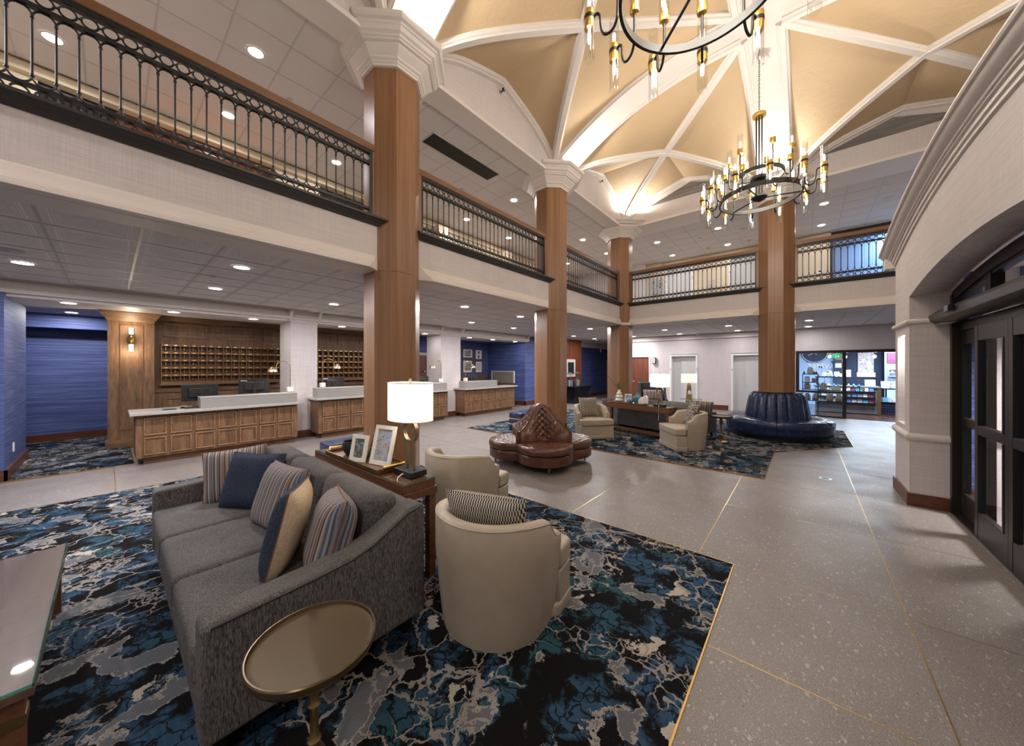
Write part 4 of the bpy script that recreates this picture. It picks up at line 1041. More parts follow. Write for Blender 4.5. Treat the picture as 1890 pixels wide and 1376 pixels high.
# window display shelf unit
o = thing('display_shelf', 'dark metal shelf unit behind the shop window', 'shelf unit', (15.75, -.40, 0))
for y in (-.62, .02, .42): MB().box(-.12, -.10, y-.012, y+.012, 0, 1.42 if y > -.5 else .55).box(.10, .12, y-.012, y+.012, 0, 1.42 if y > -.5 else .55).build('upright', 'black_metal', o)
for z, y0, y1 in ((.50, -.64, .44), (.88, -.5, .44), (1.12, 0, .44), (1.40, 0, .44)): MB().box(-.13, .13, y0, y1, z, z+.018).build('shelf', 'bronze_dark', o)
def bust(loc, lab, a=0, s_=1):
    o = thing('jewellery_bust', lab, 'display bust', loc, a)
    def fn(u, v):
        w = .085*(1 - .55*v**2.2) * (1 + .25*math.sin(PI*v)); y = (2*u-1)*w
        x = .07 - .10*v - .9*y*y/ .085*.35 * -1
        return (x*s_, y*s_, .26*v*s_)
    MB().grid(fn, 9, 9).build('form', 'bust_linen', o, smooth=70); MB().add([(.07*s_, -.08*s_, 0), (.07*s_, .08*s_, 0), (.13*s_, 0, 0), (.0, 0, .22*s_)], [(0, 1, 2), (0, 2, 3), (1, 3, 2)]).build('easel', 'bust_linen', o)
    MB().tube([(x-.006, y, z) for x, y, z in [fn(.5+.42*math.sin(t_), .92-.42*math.cos(t_)**2) for t_ in [-1.4+2.8*k/10 for k in range(11)]]], .004, 5).build('necklace', 'ceramic_teal', o)
plain('bust_linen', (.62, .60, .57), .7)
for i, (y, z) in enumerate(((.30, .518), (.08, .518), (-.28, .518), (-.50, .518), (.30, .898), (-.12, .898), (.22, 1.418))):
    bust((15.74, -.40+y, z), ('pale jewellery bust with necklace, left end of the bottom window shelf', 'pale jewellery bust with necklace, second from the left on the bottom window shelf', 'pale jewellery bust with necklace, third on the bottom window shelf', 'pale jewellery bust with necklace, right end of the bottom window shelf', 'pale jewellery bust on the middle shelf by the window edge', 'pale jewellery bust on the middle shelf near its right end', 'pale jewellery bust on top of the window shelf unit')[i], s_=.95)
for i, y in enumerate((.38, .12, .06)):
    v = thing('trinket_vase', ('small dark vase at the left of the top window shelf', 'small dark vase right of the bust on the top window shelf', 'small dark vase at the right end of the top window shelf')[i], 'vase', (15.75, -.40+y, 1.418)); MB().lathe([(.02, 0), (.035, .03), (.03, .06), (.015, .08), (.022, .095)], n=14).build('body', 'bowl_black', v, smooth=60); MB().torus(.021, .003, (0, 0, .095), n=14, m=4).build('rim', 'bowl_black', v)
o = thing('task_lamp', 'small amber glowing task lamp behind the shop window shelf', 'lamp', (17.9, -.72, .98)); MB().tube([(0, .1, 0), (0, .1, .42), (0, .0, .5)], .008, 6).build('arm', 'bronze_dark', o); MB().lathe([(.03, .06), (.06, .03), (.09, -.04)], n=16, close=False).build('shade', 'shop_bulb2' if False else 'brass', o, loc=(0, -.04, .48)); MB().lathe([(.03, .0), (.05, -.03), (.03, -.06)], n=12).build('bulb', 'sconce_tube', o, loc=(0, -.04, .46))
# right hand side: tables, crates, racks
o = thing('shop_table', 'dark display table with prints at the right of the shop', 'table', (18.2, -2.55, 0)); MB().box(-.3, .3, -.7, .35, .86, .90).build('table_top', 'bronze_dark', o)
for x in (-.27, .27):
    for y in (-.66, .31): MB().box(x-.02, x+.02, y-.02, y+.02, 0, .86).build('leg', 'bronze_dark', o)
def crate(loc, lab, d_=(.4, .42, .42)):
    o = thing('slatted_crate', lab, 'crate', loc)
    for k in range(5): MB().box(-d_[0]/2, -d_[0]/2+.015, -d_[1]/2, d_[1]/2, .01+k*.085, .07+k*.085).build('slat', 'shop_dark', o); MB().box(-d_[0]/2, d_[0]/2, -d_[1]/2, -d_[1]/2+.015, .01+k*.085, .07+k*.085).build('slat', 'shop_dark', o)
    MB().box(-d_[0]/2+.02, d_[0]/2, -d_[1]/2+.02, d_[1]/2, 0, .40).build('bin', 'vestibule_dark', o)
crate((18.1, -2.28, 0), 'dark slatted crate under the shop table, left one'); crate((18.2, -2.78, 0), 'dark slatted crate under the shop table, right one')
o = thing('lattice_cabinet', 'brown lattice front cabinet at the right edge of the shop', 'cabinet', (17.6, -2.95, 0))
MB().box(-.2, .2, -.35, .30, 0, .75).build('body', 'base_wood', o)
for k in range(7): MB().box(-.215, -.2, -.33+k*.09, -.31+k*.09, .05, .72).build('lattice_bar', 'oak_rail', o)
for k in range(7): MB().box(-.222, -.207, -.35, .30, .06+k*.1, .08+k*.1).build('lattice_bar', 'oak_rail', o)
random.seed(5)
PR = ['at the left end', 'second from the left', 'third from the left', 'in the middle', 'third from the right', 'second from the right', 'at the right end']
for i in range(7):
    p_ = MB().box(-.005, .005, 0, .17, 0, .2+.03*(i % 3)).build('art_print', ('paper', 'photo_collage', 'card_5', 'paper', 'photo_town', 'frame_white', 'card_7')[i], loc=(17.98+.05*(i % 2), -3.20+.145*(6-i), .902), rot=(0, .3, 0)); tag(p_, 'small art print leaning on the shop table, '+PR[i], 'print')
for i in range(6):
    p_ = MB().box(-.005, .005, 0, .13, 0, .16).build('picture_book', CARDM[(i*5+1) % 9], loc=(17.85, -2.42+.14*(i-2), .42), rot=(0, .2, 0)); tag(p_, 'picture book standing in the crates under the shop table, '+['first', 'second', 'third', 'fourth', 'fifth', 'sixth'][i]+' from the right', 'book')
o = thing('wire_rack', 'white wire display rack on the right shop wall', 'rack', (20.345, -2.95, 1.28))
for z in (0, .14, .28): MB().box(-.15, .05, -.35, .35, z, z+.012).build('shelf', 'frame_white', o)
for y in (-.35, .35): MB().box(-.15, .05, y-.01, y+.01, 0, .38).build('side', 'frame_white', o)
o = thing('back_shelf', 'dark bookcase with books behind the shop counter', 'bookcase', (20.2, -1.12, 0))
MB().box(-.15, .15, -.14, .14, 0, 2.5).build('carcass', 'shop_dark', o)
for z in (.9, 1.25, 1.6, 1.95): MB().box(-.18, .16, -.15, .15, z, z+.02).build('shelf', 'oak_rail', o)
for i, (z, hgt) in enumerate(((1.27, .12), (1.62, .2), (1.97, .14))):
    c_ = MB().box(-.06, .06, -.1, .1, 0, hgt).build('trinket_box', ('card_0', 'grid_metal', 'card_2')[i], loc=(20.0, -1.12, z), bevel=.01); tag(c_, ('pale', 'grey', 'red')[i]+' box on the dark bookcase behind the shop counter', 'box')
for i in range(9):
    q = MB().lathe([(.015, 0), (.03+.01*(i % 3), .02), (.025, .05+.01*(i % 2)), (.012, .08), (.016, .09)], n=12).build('counter_trinket', ('ceramic_teal', 'card_4', 'frame_white', 'card_7')[i % 4], loc=(17.1, -.45-.13*i, .982), smooth=60); tag(q, 'small ornament on the shop counter, number %s from the left' % ('one', 'two', 'three', 'four', 'five', 'six', 'seven', 'eight', 'nine')[i], 'ornament')
lamp('shop_light', 'AREA', (17.6, -1.3, 2.5), 125, 1.2, (.55, .76, 1.0)); lamp('shop_light', 'AREA', (19.4, -2.8, 2.5), 105, 1.0, (.70, .85, 1.0)); lamp('shop_light', 'AREA', (15.85, -.35, 2.45), 20, .4, (.65, .82, 1.0)); lamp('shop_light', 'AREA', (16.3, -2.0, 2.5), 65, .8, (.6, .8, 1.0))  # the dim one by the window is added fill for the busts

# more stock on the shop's shelves and tables
for i, (x_, y_, z_, w_, h_, mt, lab) in enumerate(((17.78, -.62, 1.30, .12, .16, 'photo_collage', 'small collage print on the till shelf, left end'), (17.78, -.80, 1.30, .10, .12, 'card_7', 'small light blue card on the till shelf'), (17.78, -.96, 1.30, .14, .18, 'paper', 'white notice on the till shelf beside the bookcase'),
        (17.78, -1.06, 1.30, .08, .10, 'card_4', 'small orange card on the till shelf'), (15.80, -.10, 1.138, .15, .20, 'paper', 'white framed notice on the window shelf below the top'), (15.80, -.28, 1.138, .12, .14, 'card_6', 'small purple card on the window shelf below the top'),
        (18.35, -2.32, .902, .30, .24, 'frame_white', 'large white print box on the shop table, left'), (18.35, -2.70, .902, .28, .20, 'bust_linen', 'linen covered sample board on the shop table, middle'), (18.38, -3.05, .902, .3, .28, 'card_5', 'grey sample board on the shop table, right'))):
    o = thing('display_card', lab, 'display card', (x_, y_, z_)); MB().box(-.005, .005, -w_/2, w_/2, 0, h_).build('board', mt, o, rot=(0, .2, 0)); MB().box(.02, .08, -w_/3, w_/3, 0, .008).build('foot', 'frame_white', o)
for i in range(6):
    o = thing('glass_bowl', ORD[i] + ' small glass or ceramic bowl from the left on the till shelf edge', 'bowl', (17.66, -.45-.11*i, 1.30)); MB().lathe([(.015, 0), (.03, .015), (.045, .04), (.04, .04), (.02, .012)], n=14).build('body', ('ceramic_teal', 'frame_white', 'card_7', 'card_4', 'ceramic_blue', 'frame_white')[i], o, smooth=60); MB().torus(.042, .003, (0, 0, .04), n=14, m=4).build('rim', 'frame_white', o)
for i in range(5):
    o = thing('mug', ORD[i] + ' mug from the left on the white wire rack', 'mug', (20.27, -2.70-.13*i, 1.432)); MB().lathe([(.03, 0), (.035, .01), (.035, .09), (.03, .09), (.03, .015)], n=14).build('body', ('frame_white', 'card_7', 'ceramic_blue', 'card_2', 'frame_white')[i], o, smooth=50); MB().torus(.022, .005, (0, -.04, .05), n=12, m=4, M=ry3(PI/2)).build('handle', 'frame_white', o)
# ================================================================ FRONT DESKS
def frame_panel(mb, x0, x1, z0, z1, y, w=.026, d=.020):
    return mb.box(x0, x1, y-d, y+.002, z0, z0+w).box(x0, x1, y-d, y+.002, z1-w, z1).box(x0, x0+w, y-d, y+.002, z0+w, z1-w).box(x1-w, x1, y-d, y+.002, z0+w, z1-w)
def desk(x0, x1, ncol, zt_, zr, raised, label, dep=.70, ov=.06):
    o = thing('reception_desk', label, 'reception desk', (x0, 8.55, 0))
    L = x1-x0
    MB().box(0, L, 0, dep, .12, zt_-.05).build('body', 'oak_desk', o, bevel=.004)
    MB().box(.10, L-.06, .09, dep-.04, 0, .12).build('toe_kick', 'oak_desk_x', o)
    MB().box(-.07, L+ov, -.10, dep+.01, zt_-.05, zt_).build('worktop', 'quartz_top', o, bevel=.006)
    for a, b in raised: MB().box(a-x0, b-x0, -.05, .26, zt_, zr-.022).build('upstand', 'quartz', o, bevel=.004); MB().box(a-x0-.005, b-x0+.005, -.055, .265, zr-.022, zr).build('upstand_cap', 'quartz_top', o, bevel=.004)
    pw = (L-.14)/ncol; hz_ = (zt_-.05-.12-.10)/2
    for c in range(ncol):
        for r in range(2):
            a = .07 + c*pw + .022; b = .07 + (c+1)*pw - .022; z0 = .16 + r*(hz_+.02)
            p = frame_panel(MB(), a, b, z0, z0+hz_-.01, 0).build('panel_moulding', 'oak_mould', o, bevel=.006)
            MB().box(a+.03, b-.03, -.004, .001, z0+.03, z0+hz_-.04).build('panel_field', 'oak_desk', o)
    return o
desk(.28, 2.70, 7, .90, 1.11, [(1.09, 2.68)], 'oak panelled reception desk at the left with a low counter end and two monitors', .70, .015)
desk(3.13, 6.92, 11, .95, 1.18, [(3.10, 4.75), (5.2, 6.85)], 'oak panelled reception desk between the two wall piers, half hidden by the near column', .48)
desk(7.64, 10.20, 7, .95, 1.18, [(7.60, 9.16)], 'oak panelled reception desk in front of the blue wall', .48)

# oak pilaster with sconce at the hall corner
o = thing('wood_pilaster', 'tall oak pilaster with flared cornice and wall sconce left of the key rack', 'pilaster', (.30, 10.75, 0))
MB().box(-.33, .33, 0, .19, .17, 2.66).build('shaft', 'oak_desk', o); MB().box(-.36, .34, -.03, .19, 0, .17).build('plinth', 'oak_desk_x', o)
MB().add([(s*(.33+p), -p if q2 == 0 else .19, z) for z, p in ((2.62, .0), (2.66, .02), (2.72, .06), (2.80, .11), (2.82, .11)) for s, q2 in ((-1, 0), (1, 0), (1, 1), (-1, 1))],
         [(4*i+j, 4*i+(j+1) % 4, 4*(i+1)+(j+1) % 4, 4*(i+1)+j) for i in range(4) for j in range(4)] + [(16, 17, 18, 19)]).build('cornice', 'oak_desk_x', o)
frame_panel(MB(), -.165, .165, .36, 2.55, 0, .018, .012).build('panel_moulding', 'oak_rail', o)
s_ = thing('wall_sconce', 'brass wall sconce with an upper and a lower glowing glass tube on the oak pilaster', 'wall lamp', (.29, 10.70, 2.24))
MB().lathe([(.05, -.07), (.05, .07)], n=16).xf(Matrix.Scale(.6, 4, (0, 1, 0))).build('back_plate', 'brass', s_); MB().lathe([(.022, -.10), (.03, -.08), (.03, -.02), (.02, 0), (.03, .02), (.03, .08), (.022, .10)], n=14, c=(0, -.07, 0)).build('holder', 'gold', s_, smooth=50)
for zz_ in (.10, -.25): MB().lathe([(.045, zz_), (.045, zz_+.15)], n=16, c=(0, -.07, 0), close=False).build('glass_tube', 'glass_ribbed', s_, smooth=60); MB().lathe([(.030, zz_+.01), (.030, zz_+.14)], n=12, c=(0, -.07, 0)).build('lit_tube', 'sconce_tube', s_, smooth=60)
for zz_ in (.10, -.10): MB().lathe([(.055, zz_-.008), (.055, zz_+.008)], n=16, c=(0, -.07, 0)).build('collar', 'gold', s_)
lamp('sconce_light', 'POINT', (.29, 10.60, 2.46), 14, .03, (1, .82, .58)); lamp('sconce_light', 'POINT', (.29, 10.60, 2.02), 18, .03, (1, .82, .58))

# key racks on the oak wall
def key_rack(x0, ncol, label, plates=True):
    o = thing('key_rack', label, 'key rack', (x0, 10.95, 1.29))
    P, R, D = .1515, .168, .17; W = ncol*P; Hh = 5*R
    MB().box(0, W, -.012, 0, 0, Hh).build('back_panel', 'oak_desk', o)
    brd = MB().box(0, W, -D, 0, 0, .050).build('shelf_board', 'oak_rail', o)
    for r in range(1, 6): inst(brd, 'shelf_board', o, (0, 0, r*R - (.0 if r < 5 else .0)))
    MB().box(-.03, W+.02, -D-.03, 0, -.03, 0).build('bottom_ledge', 'oak_desk_x', o)
    dv = MB().box(-.007, .007, -D, -.01, .0, Hh).build('divider', 'oak_rail', o)
    for c in range(1, ncol+1): inst(dv, 'divider', o, (c*P, 0, 0))
    pl = MB().lathe([(.030, 0), (.030, .005)], n=12, sy=.42).xf(Matrix.Rotation(PI/2, 4, 'X')).build('number_plate', 'gold', o); pl.location = (P/2, -D, R+.025)
    ky = MB().box(-.003, .003, -.004, 0, -.06, 0).box(-.012, .012, -.004, 0, -.005, .006).box(-.010, .003, -.004, 0, -.06, -.052).build('key', 'key_metal', o); ky.location = (P/2, -.05, .14)
    for c in range(ncol):
        for r in range(5):
            if c or r:
                inst(pl, 'number_plate', o, ((c+.5)*P, -D, (r+1)*R+.025)); inst(ky, 'key', o, ((c+.5)*P, -.05, r*R+.14))
key_rack(.74, 15, 'oak pigeonhole key rack with brass number plates behind the first desk')
key_rack(3.60, 15, 'oak pigeonhole key rack with brass number plates behind the middle desk')
for i, (a, b, z0, z1) in enumerate(((.78, 1.54, 2.34, 2.66), (1.69, 2.50, 2.34, 2.66), (2.66, 3.45, 2.34, 2.66), (3.62, 4.40, 2.34, 2.66), (4.56, 5.3, 2.34, 2.66), (.78, 1.54, .5, 1.0), (1.69, 2.50, .5, 1.0))):
    struct(frame_panel(MB(), a, b, z0, z1, 10.95, .055, .03).build('trim_%d' % (60+i), 'oak_desk_x'))
solid('trim_70', 'oak_desk_x', (.62, 7.2, 10.91, 10.96, 1.10, 1.20), (.62, 7.2, 10.90, 10.96, 2.70, 2.82))
# cherry door and blue wall behind the middle desk
solid('wall_hall_blue_2', 'wallpaper_blue', (7.2, 7.9, 10.9, 10.95, 2.2, 2.82)); 
d = struct(bpy.data.objects.new('door_10', None)); COL.objects.link(d); d.location = (7.5, 10.93, 0)
MB().box(-.3, .32, 0, .05, 0, 2.1).build('door_leaf', 'cherry', d); MB().box(.32, .40, -.03, .05, 0, 2.2).box(-.36, .40, -.03, .05, 2.1, 2.2).build('door_frame', 'elev_paint', d); MB().lathe([(.025, 0), (.025, .05)], n=14).xf(Matrix.Rotation(PI/2, 4, 'X')).build('lock', 'steel', d, loc=(.20, -.02, 1.5))

def monitor(loc, rz, label, w_=.54, h_=.32, logo=False, zc=.24):
    o = thing('computer_monitor', label, 'monitor', loc, rz)
    MB().box(-w_/2, w_/2, -.012, .012, zc-h_/2, zc+h_/2).build('screen_case', 'plastic_black', o, bevel=.006)
    MB().box(-w_*.32, w_*.32, -.045, -.012, zc-h_*.28, zc+h_*.28).build('back_housing', 'plastic_black', o, bevel=.012)
    MB().box(-.03, .03, -.07, -.045, .01, zc+.04).build('stand_neck', 'bronze_dark', o, bevel=.004); MB().box(-.11, .11, -.14, .06, 0, .012).build('stand_foot', 'plastic_black', o, bevel=.005)
    MB().box(-w_*.29, w_*.29, -.048, -.045, zc+.05, zc+.075).build('vent_strip', 'bronze_dark', o)
    if logo: text_mesh('lettering', 'Lenovo', .035, 'paper', o, (-w_*.32, -.0135, zc+h_*.34), (PI/2, 0, 0), .0005, bold=.0008)
    return o
monitor((1.15, 9.0, .90), .04, 'black computer monitor seen from behind on the low end of the first desk', zc=.27)
monitor((2.02, 9.02, .90), -.10, 'black computer monitor with white lettering behind the upstand of the first desk', logo=True, zc=.36)
monitor((3.62, 8.95, .95), -.05, 'black computer monitor behind the middle desk, left of the near column', logo=True, zc=.31)
monitor((6.25, 8.95, .95), .25, 'black computer monitor behind the middle desk, right of the near column', zc=.27)
monitor((8.38, 8.95, .95), .0, 'black computer monitor on the desk before the blue wall', .46, .30, zc=.30)
k_ = thing('keyboard', 'black keyboard on the low end of the first desk', 'keyboard', (1.10, 8.75, .90), .05); MB().box(-.21, .21, -.06, .06, 0, .016).build('case', 'plastic_black', k_, bevel=.005)
for r in range(4): MB().box(-.195, .195, -.05+r*.026, -.03+r*.026, .016, .021).build('key_row', 'bronze_dark', k_)
p_ = thing('card_reader', 'small black payment pad on the counter corner of the first desk', 'card reader', (.70, 8.75, .90), .1); MB().box(-.09, .09, -.06, .06, 0, .012).build('body', 'plastic_black', p_, bevel=.004); MB().box(-.07, .04, -.03, .04, .012, .014).build('screen', 'screen_dark', p_)
p_ = thing('pen_cup', 'little tray of coloured pens beside the keyboard on the first desk', 'pens', (.88, 8.80, .90)); MB().box(-.03, .03, -.03, .03, 0, .03).build('tray', 'bronze_dark', p_)
for i, cc_ in enumerate(('card_4', 'card_7', 'card_2')): MB().tube([(-.06+.03*i, 0, .035), (.05+.01*i, .02-.02*i, .045)], .005, 6).build('pen', cc_, p_)

def arc_lamp(loc, sgn, label, drop=.0):
    o = thing('desk_lamp', label, 'desk lamp', loc, 0, None)
    MB().box(-.05, .05, -.05, .05, .012, .115).build('marble_base', 'white_marble', o, bevel=.004); MB().box(-.052, .052, -.052, .052, 0, .012).build('base_plate', 'brass', o)
    R = .135; pth = [(0, 0, .11), (0, 0, .55)] + [(sgn*(R-R*math.cos(a)), 0, .55 + R*math.sin(a)) for a in [PI*k/12 for k in range(1, 12)]] + [(sgn*2*R, 0, .53), (sgn*(2*R+.015), 0, .515)]
    MB().tube(pth, .008, 8).build('stem', 'brass', o, smooth=60)
    c = (sgn*(2*R+.06), 0, .45)
    MB().lathe([(.006, .105), (.035, .098), (.070, .072), (.090, .035), (.095, 0), (.088, .0), (.083, .033), (.064, .066), (.03, .09)], n=20, c=c, close=False).build('shade', 'champagne', o, smooth=60)
    MB().lathe([(.07, .012), (.07, .016)], n=16, c=c).build('lit_disc', 'sconce_tube', o)
    MB().lathe([(.012, .10), (.012, .125)], n=10, c=c).build('finial', 'brass', o)
    lamp('desk_lamp_light', 'SPOT', (loc[0]+c[0], loc[1], loc[2]+c[2]-.01), 6, .05, (1, .92, .8), (0, 0, 0), angle=140)
arc_lamp((2.60, 8.68, 1.11), -1, 'brass arc desk lamp on a marble cube at the right end of the first desk')
arc_lamp((3.27, 8.68, 1.18), 1, 'brass arc desk lamp on a marble cube at the left end of the middle desk')
arc_lamp((6.76, 8.68, 1.18), -1, 'brass arc desk lamp on a marble cube at the right end of the middle desk')
arc_lamp((7.78, 8.68, 1.18), 1, 'brass arc desk lamp on a marble cube on the last desk before the blue wall')

# framed pictures on the blue wall
def wall_pic(x0, x1, z0, z1, label, img, n2=False, y=11.35):
    o = thing('framed_picture', label, 'picture', ((x0+x1)/2, y-.003, (z0+z1)/2)); w_, h_ = (x1-x0)/2, (z1-z0)/2
    f = .045
    MB().box(-w_, w_, -.03, 0, h_-f, h_).box(-w_, w_, -.03, 0, -h_, -h_+f).box(-w_, -w_+f, -.03, 0, -h_+f, h_-f).box(w_-f, w_, -.03, 0, -h_+f, h_-f).build('frame', 'gold_frame', o, bevel=.004)
    MB().box(-w_+f, w_-f, -.012, 0, -h_+f, h_-f).build('mat_board', 'mat_white', o)
    if n2:
        for zz_ in (.09, -.10): MB().box(-.055, .055, -.014, -.012, zz_-.06, zz_+.06).build('print', img, o)
    else: MB().box(-w_*.62, w_*.62, -.014, -.012, -h_*.6, h_*.6).build('print', img, o)
k = 11.35/11.2
wall_pic(9.85*k, 10.46*k, 2.04, 2.48, 'gold framed black and white photograph, upper left of four on the blue wall', 'photo_grey')
wall_pic(10.58*k, 11.05*k, 1.98, 2.47, 'gold framed picture with two small prints, upper right of four on the blue wall', 'photo_town', True)
wall_pic(9.85*k, 10.45*k, 1.38, 1.98, 'gold framed black and white portrait print, lower left of four on the blue wall', 'photo_grey')
wall_pic(10.58*k, 11.05*k, 1.38, 1.94, 'gold framed pale print, lower right of four on the blue wall', 'elev_paint')
o = thing('privacy_screen', 'low woven screen with white edge behind the last desk', 'screen', (11.5, 10.3, .95)); MB().box(-.02, .02, -.62, .68, 0, .50).build('woven_panel', 'pillow_ogee', o)
MB().box(-.03, .03, -.66, -.62, 0, .53).box(-.03, .03, .68, .72, 0, .53).box(-.03, .03, -.62, .68, .50, .53).build('edge', 'frame_white', o)
MB().box(-.02, .02, -.6, .6, -.95, 0).build('stand', 'oak_desk', o)
solid('trim_71', 'frame_white', (-.998, -.985, 9.55, 9.62, .33, .47))

# drinks table with dispensers, screen on the cherry pier
o = thing('drinks_table', 'table with stretched black cloth pinched to its feet, by the cherry pier', 'table', (14.35, 8.12, 0))
def cloth(u, v):
    a = 2*PI*u; z = .76*v; pin = 1 - .30*math.sin(PI*min(1, v*1.0))**1.0 * (1 if v < 1 else 0)
    hx, hy = .88, .31
    ca, sa = math.cos(a), math.sin(a); m_ = max(abs(ca), abs(sa)); x, y = ca/m_*hx, sa/m_*hy
    corner = abs(ca*sa)*2; q = 1 - (.34*(1-corner*.2))*math.sin(PI*v)**.8 - (.0 if v > .5 else .0)
    return (x*q, y*q, z)
MB().grid(cloth, 48, 13, wrapu=True).build('stretch_cover', 'tablecloth_black', o, smooth=60); MB().box(-.89, .89, -.32, .32, .755, .775).build('table_top', 'bronze_dark', o, bevel=.008)
MB().box(-.8, .5, -.22, .22, .775, .785).build('drip_mat', 'plastic_black', o)
for x, lab, g in ((13.55, 'drinks dispenser on the black cloth table, left of the pair', False), (14.22, 'drinks dispenser with green herbs on the black cloth table, right of the pair', True)):
    q = thing('drinks_dispenser', lab, 'dispenser', (x, 8.08, .786))
    MB().lathe([(.13, 0), (.13, .26), (.12, .27)], n=24).build('steel_base', 'steel', q, smooth=40); MB().lathe([(.11, .27), (.11, .56), (.105, .57)], n=24, close=False).build('clear_jar', 'glass_clear', q, smooth=40); MB().lathe([(.14, .57), (.14, .59), (.03, .61), (.03, .64)], n=24).build('lid', 'steel', q, smooth=40)
    MB().lathe([(.04, .27), (.04, .56)], n=12).build('ice_core', 'leaf' if g else 'glass_ribbed', q, smooth=60); MB().tube([(0, -.13, .06), (0, -.18, .06), (0, -.18, .03)], .012, 8).build('tap', 'plastic_black', q)
q = thing('coffee_bottle', 'small dark bottle between the two drinks dispensers', 'bottle', (13.9, 8.05, .786)); MB().lathe([(.04, 0), (.045, .02), (.045, .15), (.02, .2), (.02, .24)], n=14).build('body', 'plastic_black', q, smooth=50); MB().lathe([(.022, .24), (.022, .26)], n=12).build('cap', 'steel', q)
o = thing('wall_screen', 'dark screen in a pale metal frame on the cherry pier', 'screen', (14.2, 8.455, 1.6)); MB().box(-.42, .42, -.05, 0, -.42, .42).build('frame', 'grid_metal', o, bevel=.01); MB().box(-.28, .27, -.054, -.05, -.28, .28).build('display', 'screen_dark', o)
o = thing('security_camera', 'white dome security camera high on the far blue wall', 'camera', (18.85, 9.15, 2.62)); MB().lathe([(.10, 0), (.10, .03), (.05, .08)], n=18).xf(Matrix.Rotation(PI/2, 4, 'X')).build('housing', 'frame_white', o, smooth=50); MB().lathe([(.05, .06), (.04, .1), (.01, .12)], n=14).xf(Matrix.Rotation(PI/2, 4, 'X')).build('dome', 'plastic_black', o, smooth=60)
o = thing('brochure_shelf', 'narrow wooden brochure shelf in the blue far doorway', 'shelf', (20.1, 9.9, 0)); MB().box(-.3, .25, 0, .3, 0, .06).box(-.3, -.26, 0, .3, 0, 1.3).box(.21, .25, 0, .3, 0, 1.3).box(-.3, .25, .28, .3, 0, 1.3).build('case', 'oak_rail', o)
for z in (.4, .75, 1.1): MB().box(-.27, .22, 0, .28, z, z+.02).build('shelf', 'oak_rail', o)
for i, z in enumerate((.42, .77, 1.12)):
    c_ = MB().box(0, .16, -.01, .01, 0, .2).build('brochure', ('card_0', 'paper', 'card_2')[i], loc=(19.92, 9.95, z)); tag(c_, ('grey', 'white', 'red')[i]+' brochure in the narrow wooden shelf', 'brochure')
# ================================================================ FURNITURE
def place(o, c, n, up):
    z = Vector(n).normalized(); u = Vector(up); y = (u - z*u.dot(z)).normalized(); x = y.cross(z)
    o.matrix_basis = Matrix(((x.x, y.x, z.x, c[0]), (x.y, y.y, z.y, c[1]), (x.z, y.z, z.z, c[2]), (0, 0, 0, 1)))
def pillow_fn(w, h, t, sg, pinch=.05, pw=.55):
    def fn(u, v):
        a, b = 2*u-1, 2*v-1
        e = max(0., (1-a**4)*(1-b**4))**pw
        x = a*w/2*(1 - pinch*(1-b*b)*abs(a)**3); y = b*h/2*(1 - pinch*(1-a*a)*abs(b)**3)
        return (x, y, sg*(t/2*e + .002))
    return fn
def pillow(label, mat, c, n, up, w=.48, h=.48, t=.17, back=None, piping=None, grp=None, local_parent=None):
    o = thing('throw_pillow', label, 'pillow')
    place(o, c, n, up)
    MB().grid(pillow_fn(w, h, t, 1), 17, 17).build('front', mat, o, smooth=80); bk_ = MB().grid(pillow_fn(w, h, t, -1), 17, 17); bk_.f = [f[::-1] for f in bk_.f]; bk_.build('back', back or mat, o, smooth=80)
    pth = []
    for k in range(16): pth.append(pillow_fn(w, h, t, 1)(k/16, 0))
    for k in range(16): pth.append(pillow_fn(w, h, t, 1)(1, k/16))
    for k in range(16): pth.append(pillow_fn(w, h, t, 1)(1-k/16, 1))
    for k in range(16): pth.append(pillow_fn(w, h, t, 1)(0, 1-k/16))
    MB().tube([(p[0], p[1], 0) for p in pth], .004, 5, closed=True).build('piping', piping or mat, o, smooth=60)
    return o
plain('piping_rust', (.16, .05, .02), .8)

def sofa(loc, rz, L, label):
    o = thing('sofa', label, 'sofa', loc, rz); h = L/2; at = .15
    MB().box(-.52, .52, -h+.02, h-.02, .13, .30).build('base', 'sofa_fabric', o, bevel=.02)
    prof = [(-.53, .13), (.535, .13), (.535, .80), (.50, .825), (.42, .81), (.31, .755), (.20, .70), (.08, .668), (-.1, .652), (-.50, .632), (-.53, .62)]
    for s in (-1, 1):
        y0, y1 = (h-at, h) if s > 0 else (-h, -h+at)
        MB().prism(prof, y0, y1, 'y').build('arm', 'sofa_fabric', o, bevel=.022, seg=3)
        q = [(p, r-.012) for p, r in prof[3:-1]]
        MB().tube([(p, s*h*1.0005, r-.006) for p, r in q], .0045, 5).build('arm_seam', 'plastic_black', o)
    MB().box(.40, .535, -h+at, h-at, .13, .80).build('back_frame', 'sofa_fabric', o, bevel=.02)
    w = (L-2*at)/3
    for k in range(3):
        yc = -h+at + (k+.5)*w
        MB().rbox((-.11, yc, .385), (.86, w-.004, .20), .045, 5, (0, 0, .014)).build('seat_cushion', 'sofa_fabric', o, smooth=70, weld=True)
        MB().rbox((.315, yc, .665), (.20, w-.006, .44), .060, 5, (.03, 0, .012), rot=ry3(.20)).build('back_cushion', 'sofa_fabric', o, smooth=70, weld=True)
    for x in (-.46, .46):
        for y in (-h+.09, h-.09): MB().lathe([(.028, 0), (.038, .135)], n=4, rot0=PI/4, c=(x, y, 0)).build('leg', 'plastic_black', o)
    return o
sofa((.765, 3.055, 0), 0, 2.45, 'charcoal grey tweed three-seat sofa with throw pillows in the foreground')
A2 = math.radians(14.5)
